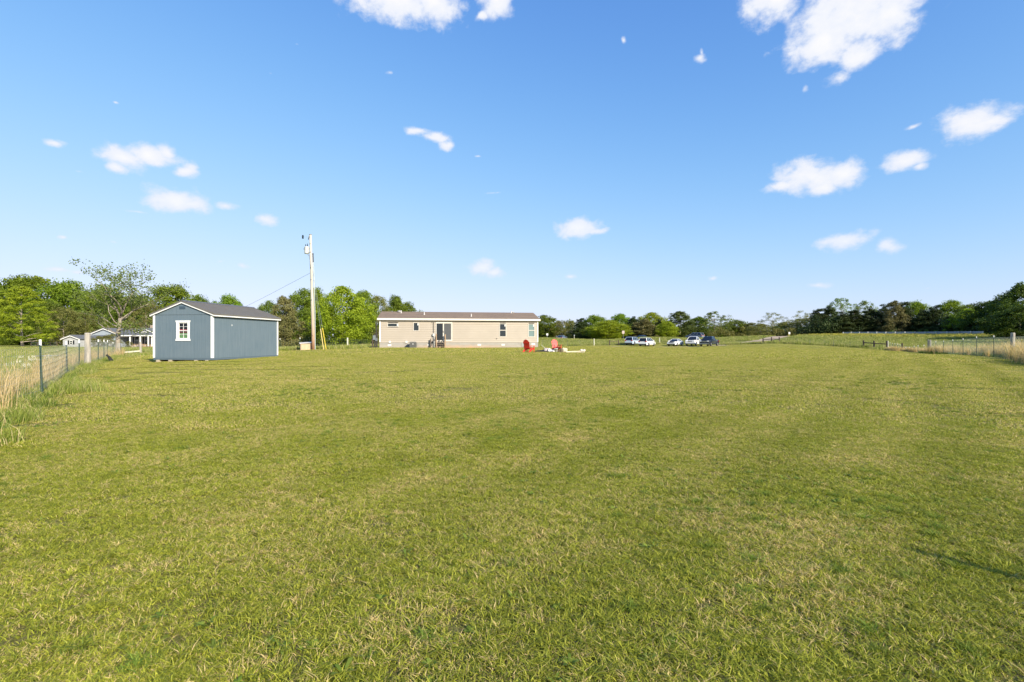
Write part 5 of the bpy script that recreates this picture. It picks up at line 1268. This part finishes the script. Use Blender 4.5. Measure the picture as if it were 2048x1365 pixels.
# ---------------------------------------------------------------- fences
POSTG = simple('tpost_green', (.045,.085,.06), .6, var=.25, scale=12); WIRE = simple('fence_wire', (.20,.24,.22), .5, metal=.3)
WP = simple('post_weathered', (.38,.35,.30), .9, var=.3, scale=9, st=(1,1,.25), bmp=.5); WPD = simple('post_dark', (.09,.065,.05), .9, var=.35, scale=8, st=(1,1,.3)); WPL = simple('post_pale', (.58,.56,.44), .85, var=.2)
def fence(label, posts, wire=True, wm=None, wire_h=1.15, vstep=.15, hn=9, r=.0022, cat='fence', name='wire_fence', rails=None):
    """posts: (x, y, height, kind, lean_x, lean_y)"""
    t = thing(name, label, cat, (posts[0][0], posts[0][1], gz(posts[0][0], posts[0][1]))); ox, oy_, oz = t.location
    for p in posts:
        x, y, h, k = p[:4]; lx, ly = (p[4], p[5]) if len(p) > 4 else (0, 0); z = gz(x, y)-oz; a = Vector((x-ox, y-oy_, z)); b = a+Vector((lx, ly, h))
        if k == 't':       # steel T post with white painted tip
            m_ = MB(); m_.bar(a-Vector((0,0,.2)), b-Vector((0,0,.14)), .048, .010); m_.bar(a-Vector((0,0,.2)), b-Vector((0,0,.14)), .010, .04)
            for q in range(int(h/.12)-1):
                c = a.lerp(b, (q+1)*.12/h); m_.box(c.x-.010, c.x+.010, c.y-.030, c.y-.008, c.z-.01, c.z+.01)
            po = m_.build('post', POSTG, t)
            m_ = MB(); m_.bar(b-Vector((0,0,.139)), b, .050, .012); m_.bar(b-Vector((0,0,.139)), b, .012, .042); m_.build('post_tip', WHITE, po)
        elif k in ('w', 'd', 'p'):
            rr_ = {'w': .075, 'd': .075, 'p': .06}[k]; rr_ = p[6] if len(p) > 6 else rr_
            mtx_ = {'w': WP, 'd': WPD, 'p': WPL}[k]
            MB().tube([a-Vector((0,0,.25)), a.lerp(b, .4)+Vector((.01,0,0)), a.lerp(b, .97), b], [rr_*1.1, rr_, rr_*.95, rr_*.8], 10).build('post', mtx_, t)
        elif k == 's':
            MB().tube([a-Vector((0,0,.2)), b], .02, 6).build('post', simple('post_steel', (.10,.12,.11), .6), t)
    if wire:
        m_ = MB(); P2 = [(p[0], p[1]) for p in posts]
        for (a, b) in zip(P2[:-1], P2[1:]):
            L = math.dist(a, b); ns = max(1, int(L/1.5)); za = [gz(a[0]+(b[0]-a[0])*q/ns, a[1]+(b[1]-a[1])*q/ns)-oz for q in range(ns+1)]
            for k in range(hn):
                h = .06+(wire_h-.06)*k/(hn-1)
                for q in range(ns):
                    f0, f1 = q/ns, (q+1)/ns
                    m_.tube([(a[0]+(b[0]-a[0])*f0-ox, a[1]+(b[1]-a[1])*f0-oy_, za[q]+h), (a[0]+(b[0]-a[0])*f1-ox, a[1]+(b[1]-a[1])*f1-oy_, za[q+1]+h)], r, 3, False)
            if vstep:
                nv = int(L/vstep)
                for q in range(nv):
                    f_ = (q+.5)/nv; z = np.interp(f_*ns, range(ns+1), za); x_ = a[0]+(b[0]-a[0])*f_-ox; y_ = a[1]+(b[1]-a[1])*f_-oy_
                    m_.tube([(x_, y_, z+.06), (x_, y_, z+wire_h)], r, 3, False)
        m_.build('wire_mesh', wm or WIRE, t)
    for (a, b, ha, hb, w_, mm_) in (rails or []):
        za = gz(*a)-oz; zb_ = gz(*b)-oz
        MB().bar((a[0]-ox, a[1]-oy_, za+ha), (b[0]-ox, b[1]-oy_, zb_+hb), w_, w_).build('rail', mm_, t)
    return t
def dp(px, D): return P(px, D)
lp = [((-4.6,1.0),1.32,'t'),((-7.7,6.0),1.32,'t'),(dp(85,11.3),1.33,'t',-.05,0),(dp(135,17.9),1.27,'t',-.04,0),(dp(158.5,21.6),1.27,'t'),(dp(175,23.6),1.58,'w',0,0,.12),
      (dp(196.5,27.5),1.30,'t'),(dp(208,30.5),1.28,'t'),(dp(215,33.5),1.28,'t'),(dp(226,37.5),1.20,'t'),(dp(238,41.8),1.15,'w',0,0,.07)]
fence('wire fence on green steel posts with white tips along the left side of the lawn', [(p[0][0], p[0][1])+tuple(p[1:3])+(tuple(p[3:]) if len(p) > 3 else (0, 0)) for p in lp], r=.0016, vstep=.12, wm=simple('fence_wire_bright', (.42,.43,.38), .5, metal=.3))
bpz = [dp(238,41.8), dp(281,43.0), dp(420,44.0), dp(560,44.2), dp(600,44.0), dp(695,49.5), dp(745,57.5)]
fence('low wire fence behind the shed and the utility pole with a pale rail', [(bpz[0][0]+.2, bpz[0][1], .9, 's'), (bpz[1][0], bpz[1][1], 1.2, 'w', 0, 0, .085), (bpz[2][0], bpz[2][1], 1.1, 't'), (bpz[3][0], bpz[3][1], 1.1, 't'), (bpz[4][0], bpz[4][1], 1.1, 't'), (bpz[5][0], bpz[5][1], 1.05, 'p', 0, 0, .075), (bpz[6][0], bpz[6][1], 1.1, 'd')],
      wire_h=.95, vstep=.3, hn=6, r=.003, rails=[(bpz[0], bpz[1], .36, .42, .11, WPL)])
g0 = [dp(1084,84), dp(1110,88), dp(1135,91), dp(1160,95), dp(1188,99), dp(1219,101), dp(1237,103), dp(1262,106), dp(1290,109), dp(1319,112.5), dp(1360,110), dp(1400,107), dp(1440,104.5)]
kinds = ['s','s','s','s','p','d','d','s','s','p','s','s','s']
fence('long field fence with two pale wooden posts behind the parked cars', [(p[0], p[1], 1.35 if k == 'p' else 1.1, k, 0, 0)+((.10,) if k in 'pd' else ()) for p, k in zip(g0, kinds)], wire_h=1.0, vstep=0, hn=5, r=.006,
      rails=[(g0[5], g0[6], .85, .85, .10, WPD)])
g1 = [dp(1526,90.5), dp(1543,89.3), dp(1558.5,88.2), dp(1594,84.5), dp(1620,82), dp(1648,79.5), dp(1667,77.3), dp(1700,75)]
h1 = [1.05,1.15,1.1,1.0,.9,.9,.9,.85]; k1 = ['d','d','d','s','s','s','s','s']
g2 = [dp(1727,73), dp(1748,71.5), dp(1773.5,70)]
fence('field fence with two dark board braces running down the right side of the lawn', [(p[0], p[1], h, k, 0, 0)+((.10,) if k == 'd' else ()) for p, h, k in zip(g1, h1, k1)]+[(p[0], p[1], 1.12, 'd', 0, 0, .11) for p in g2],
      wire_h=.9, vstep=0, hn=5, r=.005, rails=[(g1[0], g1[1], .72, .78, .10, WPD), (g1[1], g1[2], .78, .74, .10, WPD), (g2[0], g2[1], .80, .72, .12, WPD), (g2[1], g2[2], .72, .66, .12, WPD)])
g3 = [(dp(1776,69.5),1.15,'p'),(dp(1780,68.5),.95,'t'),(dp(1785,67.2),.92,'t'),(dp(1790,66),.90,'t'),(dp(1795,64.6),.88,'t'),(dp(1800,63.4),.82,'t'),(dp(1804,62.2),1.0,'d')]
fence('row of short white-tipped posts running down to the dark corner post', [(p[0][0], p[0][1], p[1], p[2], 0, 0) for p in g3], wire_h=.8, vstep=.3, hn=5, r=.004)
g4 = [(dp(1804.5,61.6),1.0,'d'),(dp(1811.5,60.6),.55,'t'),(dp(1819,59),.58,'t'),(dp(1828,57.2),.72,'t'),(dp(1836,55.6),.80,'t'),(dp(1848,53.8),.86,'t'),(dp(1856.5,52.2),1.42,'w')]
fence('wire fence with low white tips between the two wooden corner posts', [(p[0][0], p[0][1], p[1], p[2], 0, 0) for p in g4], wire_h=.6, vstep=.3, hn=4, r=.004)
rp = [((43.5,52.0),1.42,'w'),(dp(1871.5,49.5),1.28,'t'),(dp(1887,46.6),1.33,'t'),(dp(1905.5,43.8),1.38,'t'),(dp(1926,41),1.42,'t'),(dp(1953,37.5),1.46,'t'),(dp(1987.5,33.8),1.46,'t'),(dp(2024,30.2),1.58,'w',.05,0,.11),(dp(2050,27.6),1.48,'t'),((25.2,23.6),1.4,'t'),((22.6,20.6),1.4,'t'),((19.6,16.8),1.4,'t'),((16.4,12.9),1.45,'w'),((13.6,9.9),1.4,'t'),((11.0,7.0),1.4,'t'),((8.0,4.2),1.4,'t'),((4.45,.85),1.56,'w',0,0,.04)]
fence('tall wire fence on green posts in the golden grass along the right side', [(p[0][0], p[0][1])+tuple(p[1:3])+(tuple(p[3:]) if len(p) > 3 else (0, 0)) for p in rp], wire_h=1.32, vstep=.15, hn=9, r=.0026, wm=simple('fence_wire_green', (.30,.38,.32), .5, metal=.2))

# ---------------------------------------------------------------- guardrail and road signs
gA, gB_ = np.array(P(1686, 125.5)), np.array(P(1966, 99)); npost = 15
gt = thing('guardrail', 'grey steel guardrail on posts along the road in front of the dark wood', 'guardrail', (gA[0], gA[1], gz(*gA)))
ox, oy_, oz = gt.location; STL = simple('guard_steel', (.34,.37,.42), .5, metal=.3, var=.12); pr = MB()
dirv = (gB_-gA)/np.linalg.norm(gB_-gA); nrm = np.array([dirv[1], -dirv[0]])
tops = []
for k in range(npost):
    q = gA+(gB_-gA)*k/(npost-1); z = gz(*q)-oz; tops.append((q[0]-ox, q[1]-oy_, z))
    MB().box(q[0]-ox-.07, q[0]-ox+.07, q[1]-oy_-.09, q[1]-oy_+.09, z-.3, z+.84).build('post', simple('guard_post', (.50,.50,.48), .6, var=.2), gt)
for (a, b) in zip(tops[:-1], tops[1:]):
    for (zz, off) in ((.76,.0),(.66,.05),(.56,.0),(.46,.05),(.38,.0)):
        pr.bar((a[0]+.12+off, a[1]+.12, a[2]+zz), (b[0]+.12+off, b[1]+.12, b[2]+zz), .03, .10)
pr.build('rail', STL, gt)
def sign(label, px, D, h, w, hh, col, name='road_sign'):
    x, y = P(px, D); t = thing(name, label, 'sign', (x, y, gz(x, y))); MB().tube([(0,0,-.3),(0,0,h)], .035, 6).build('post', GM_, t)
    MB().box(-w/2, w/2, -.05, -.035, h-hh, h).build('sign_panel', simple('sign_'+name+str(px), col, .5), t, bevel=.01)
sign('small square pale sign on a post left of the parked cars', 1246.5, 127, 2.2, .6, .75, (.55,.42,.38))
sign('white marker plate on the roadside right of the long house', 1094.5, 126.5, 1.3, .45, .5, (.75,.75,.73))
sign('white marker plate at the top of the driveway', 1578.5, 133, 1.2, .45, .55, (.78,.78,.76))
x, y = P(1148.5, 127); o = thing('mailbox', 'tiny pale mailbox on a post beside the road', 'mailbox', (x, y, gz(x, y))); MB().box(-.05,.05,-.05,.05,-.3,.95).build('post', WPL, o); MB().prism([(-.12,.95),(.12,.95),(.12,1.12),(.07,1.2),(-.07,1.2),(-.12,1.12)], -.25,.25).build('box_body', GM_, o)

# ---------------------------------------------------------------- neighbours on the left
GRY = simple('siding_pale_grey', (.30,.35,.40), .6, var=.08, scale=2); GRW = simple('siding_white_grey', (.40,.41,.42), .6, var=.06); RFG = simple('roof_grey_shingle', (.13,.135,.14), .9, var=.25, scale=4); SHUT = simple('shutter_black', (.02,.022,.025), .6); BRK = simple('porch_floor', (.32,.22,.15), .9)
def gable_block(t, x0, x1, y0, y1, h, rise, wallm, ov=.35, axis='y', z0=-.3, part='wall'):
    b = MB(); b.box(x0, x1, y0, y1, z0, h); xm = (x0+x1)/2; ym = (y0+y1)/2
    if axis == 'y': b.prism([(x0,h),(x1,h),(xm,h+rise)], y0, y1)
    else: b.prism([(y0,h),(y1,h),(ym,h+rise)], x0, x1, 'x')
    b.build(part, wallm, t)
    r_ = MB(); f_ = MB(); th = .12
    if axis == 'y':
        hw_ = xm-x0; s_ = rise/hw_; e = hw_+ov
        r_.prism([(xm-e, h-ov*s_+.02),(xm, h+rise+.02),(xm+e, h-ov*s_+.02),(xm+e, h-ov*s_+th),(xm, h+rise+th+.04),(xm-e, h-ov*s_+th)], y0-ov, y1+ov)
        f_.prism([(xm-e, h-ov*s_-.14),(xm, h+rise-.14),(xm+e, h-ov*s_-.14),(xm+e, h-ov*s_+.01),(xm, h+rise+.01),(xm-e, h-ov*s_+.01)], y0-ov, y0-ov+.04)
    else:
        hw_ = ym-y0; s_ = rise/hw_; e = hw_+ov
        r_.prism([(ym-e, h-ov*s_+.02),(ym, h+rise+.02),(ym+e, h-ov*s_+.02),(ym+e, h-ov*s_+th),(ym, h+rise+th+.04),(ym-e, h-ov*s_+th)], x0-ov, x1+ov, 'x')
        f_.box(x0-ov, x1+ov, ym-e, ym-e+.04, h-ov*s_-.16, h-ov*s_+.015)
    r_.build('roof', RFG, t); f_.build('fascia', WHITE, t)
def shutter_win(t, x, y, z, w, h, sh=True):
    f = MB(); f.box(x-w/2-.08, x+w/2+.08, y-.05, y-.002, z-.08, z); f.box(x-w/2-.08, x+w/2+.08, y-.05, y-.002, z+h, z+h+.08); f.box(x-w/2-.08, x-w/2, y-.05, y-.002, z, z+h); f.box(x+w/2, x+w/2+.08, y-.05, y-.002, z, z+h); f.box(x-w/2, x+w/2, y-.045, y-.002, z+h/2-.03, z+h/2+.03)
    o = f.build('window', WHITE, t); MB().box(x-w/2, x+w/2, y-.03, y-.003, z, z+h).build('pane', DARKG, o)
    if sh:
        for s_ in (-1, 1): MB().box(x+s_*(w/2+.25)-.16, x+s_*(w/2+.25)+.16, y-.04, y-.002, z-.08, z+h+.08).build('shutter', SHUT, t)
NY = 100; nx0 = (180-1024)/1000*NY
nh = thing('farmhouse', 'pale blue-grey house with white trimmed gables, porch posts and dark shutters', 'house', (nx0, NY, .05)); 
def nxp(px, D=NY): return (px-1024)/1000*D-nx0
gable_block(nh, 0, nxp(238), 0, 10, 2.65, 1.15, GRY)
gable_block(nh, nxp(238)+.01, nxp(345), 2.6, 11, 2.5, 1.45, GRY, axis='x')
gable_block(nh, nxp(243), nxp(306), 2.3, 6, 2.45, 1.35, GRW, part='gable_wall')
MB().prism([(-.45,2.45),(2.32,2.95),(2.32,3.02),(-.45,2.52)], nxp(240)+.4, nxp(345), 'x').build('porch_roof', RFG, nh)
MB().box(nxp(240)+.4, nxp(345), -.47, -.40, 2.28, 2.46).build('porch_beam', WHITE, nh)
for px in (262.5, 283, 299, 306, 330): MB().box(nxp(px)-.09, nxp(px)+.09, -.40, -.22, -.2, 2.30).build('porch_post', WHITE, nh)
MB().box(nxp(240)+.02, nxp(345), -.4, 2.29, -.3, .12).build('porch_floor', BRK, nh)
for px in (256.5, 277): shutter_win(nh, nxp(px), 2.3, .5, .75, 1.65)
MB().box(nxp(291), nxp(297), 2.2, 2.295, .12, 2.2).build('door', SHUT, nh)
MB().box(nxp(255)-.9, nxp(255)-.2, 7.5, 8.2, 3.2, 4.7).build('chimney', simple('stone_chimney', (.36,.29,.23), .9, var=.35, scale=5, bmp=.5), nh)
MB().box(nxp(183)-.09, nxp(183)+.09, -.14, -.003, -.2, 2.6).build('corner_trim', WHITE, nh)
oy2 = 95; ox2 = (126-1024)/1000*oy2; ob = thing('outbuilding', 'small pale outbuilding with one shuttered window left of the grey house', 'outbuilding', (ox2, oy2, .05))
w2 = 33/1000*oy2; gable_block(ob, 0, w2, 0, 4.4, 1.75, .58, GRW, ov=.3); shutter_win(ob, w2*.5, 0, .72, .42, .62)
MB().box(w2+.01, w2+2.3, 1, 5, -.2, 1.75).build('wall', GRW, ob); MB().prism([(.7,1.7),(3,2.35),(5.3,1.7),(5.3,1.8),(3,2.46),(.7,1.8)], w2+.31, w2+2.5, 'x').build('roof', RFG, ob)
# picnic tables in front of the porch
CEDW = simple('cedar_wood', (.58,.38,.20), .7, var=.2)
def picnic(label, loc, rz):
    t = thing('picnic_table', label, 'picnic table', loc, rz)
    m_ = MB(); [m_.box(-.9,.9,-.36+k*.148,-.36+k*.148+.135,.70,.74) for k in range(5)]; m_.build('table_top', CEDW, t)
    for s_ in (-1, 1): MB().box(-.9,.9,s_*.68-.13,s_*.68+.13,.42,.46).build('bench', CEDW, t)
    for x in (-.6,.6):
        MB().box(x-.02,x+.02,-.78,.78,.36,.42).build('crossbeam', CEDW, t)
        for s_ in (-1,1): MB().bar((x+.045,s_*.25,.70),(x+.045,s_*.62,0),.04,.09).build('leg', CEDW, t)
picnic('honey coloured picnic table before the porch of the grey house', put(278, 88), .1)
picnic('second honey coloured picnic table partly behind the shed corner', put(297, 86), -.05)
# board fence and round trough in the left field
fp = [P(62, 99), P(75, 98), P(88, 97), P(101, 96.5), P(114, 96)]
fence('low dark rail fence in the shade left of the outbuilding', [(p[0], p[1], 1.0, 'd', 0, 0, .07) for p in fp], wire=False, name='rail_fence', rails=[(a, b, h, h, .08, simple('rail_grey', (.22,.24,.24), .8)) for a, b in zip(fp[:-1], fp[1:]) for h in (.45, .9)])
tr_ = thing('water_trough', 'flat round blue-grey trough lying in the field behind the second green post', 'trough', put(108, 37.5))
MB().lathe([(.95,-.02),(1.0,.02),(1.0,.24),(1.04,.26),(.97,.27),(.94,.10)], (0,0,0), 28).build('rim_wall', simple('trough_blue', (.22,.27,.34), .5, metal=.3), tr_, True)
MB().lathe([(.93,.09),(.93,.11)], (0,0,0), 28).build('water', glass('trough_water', (.05,.07,.09)), tr_)
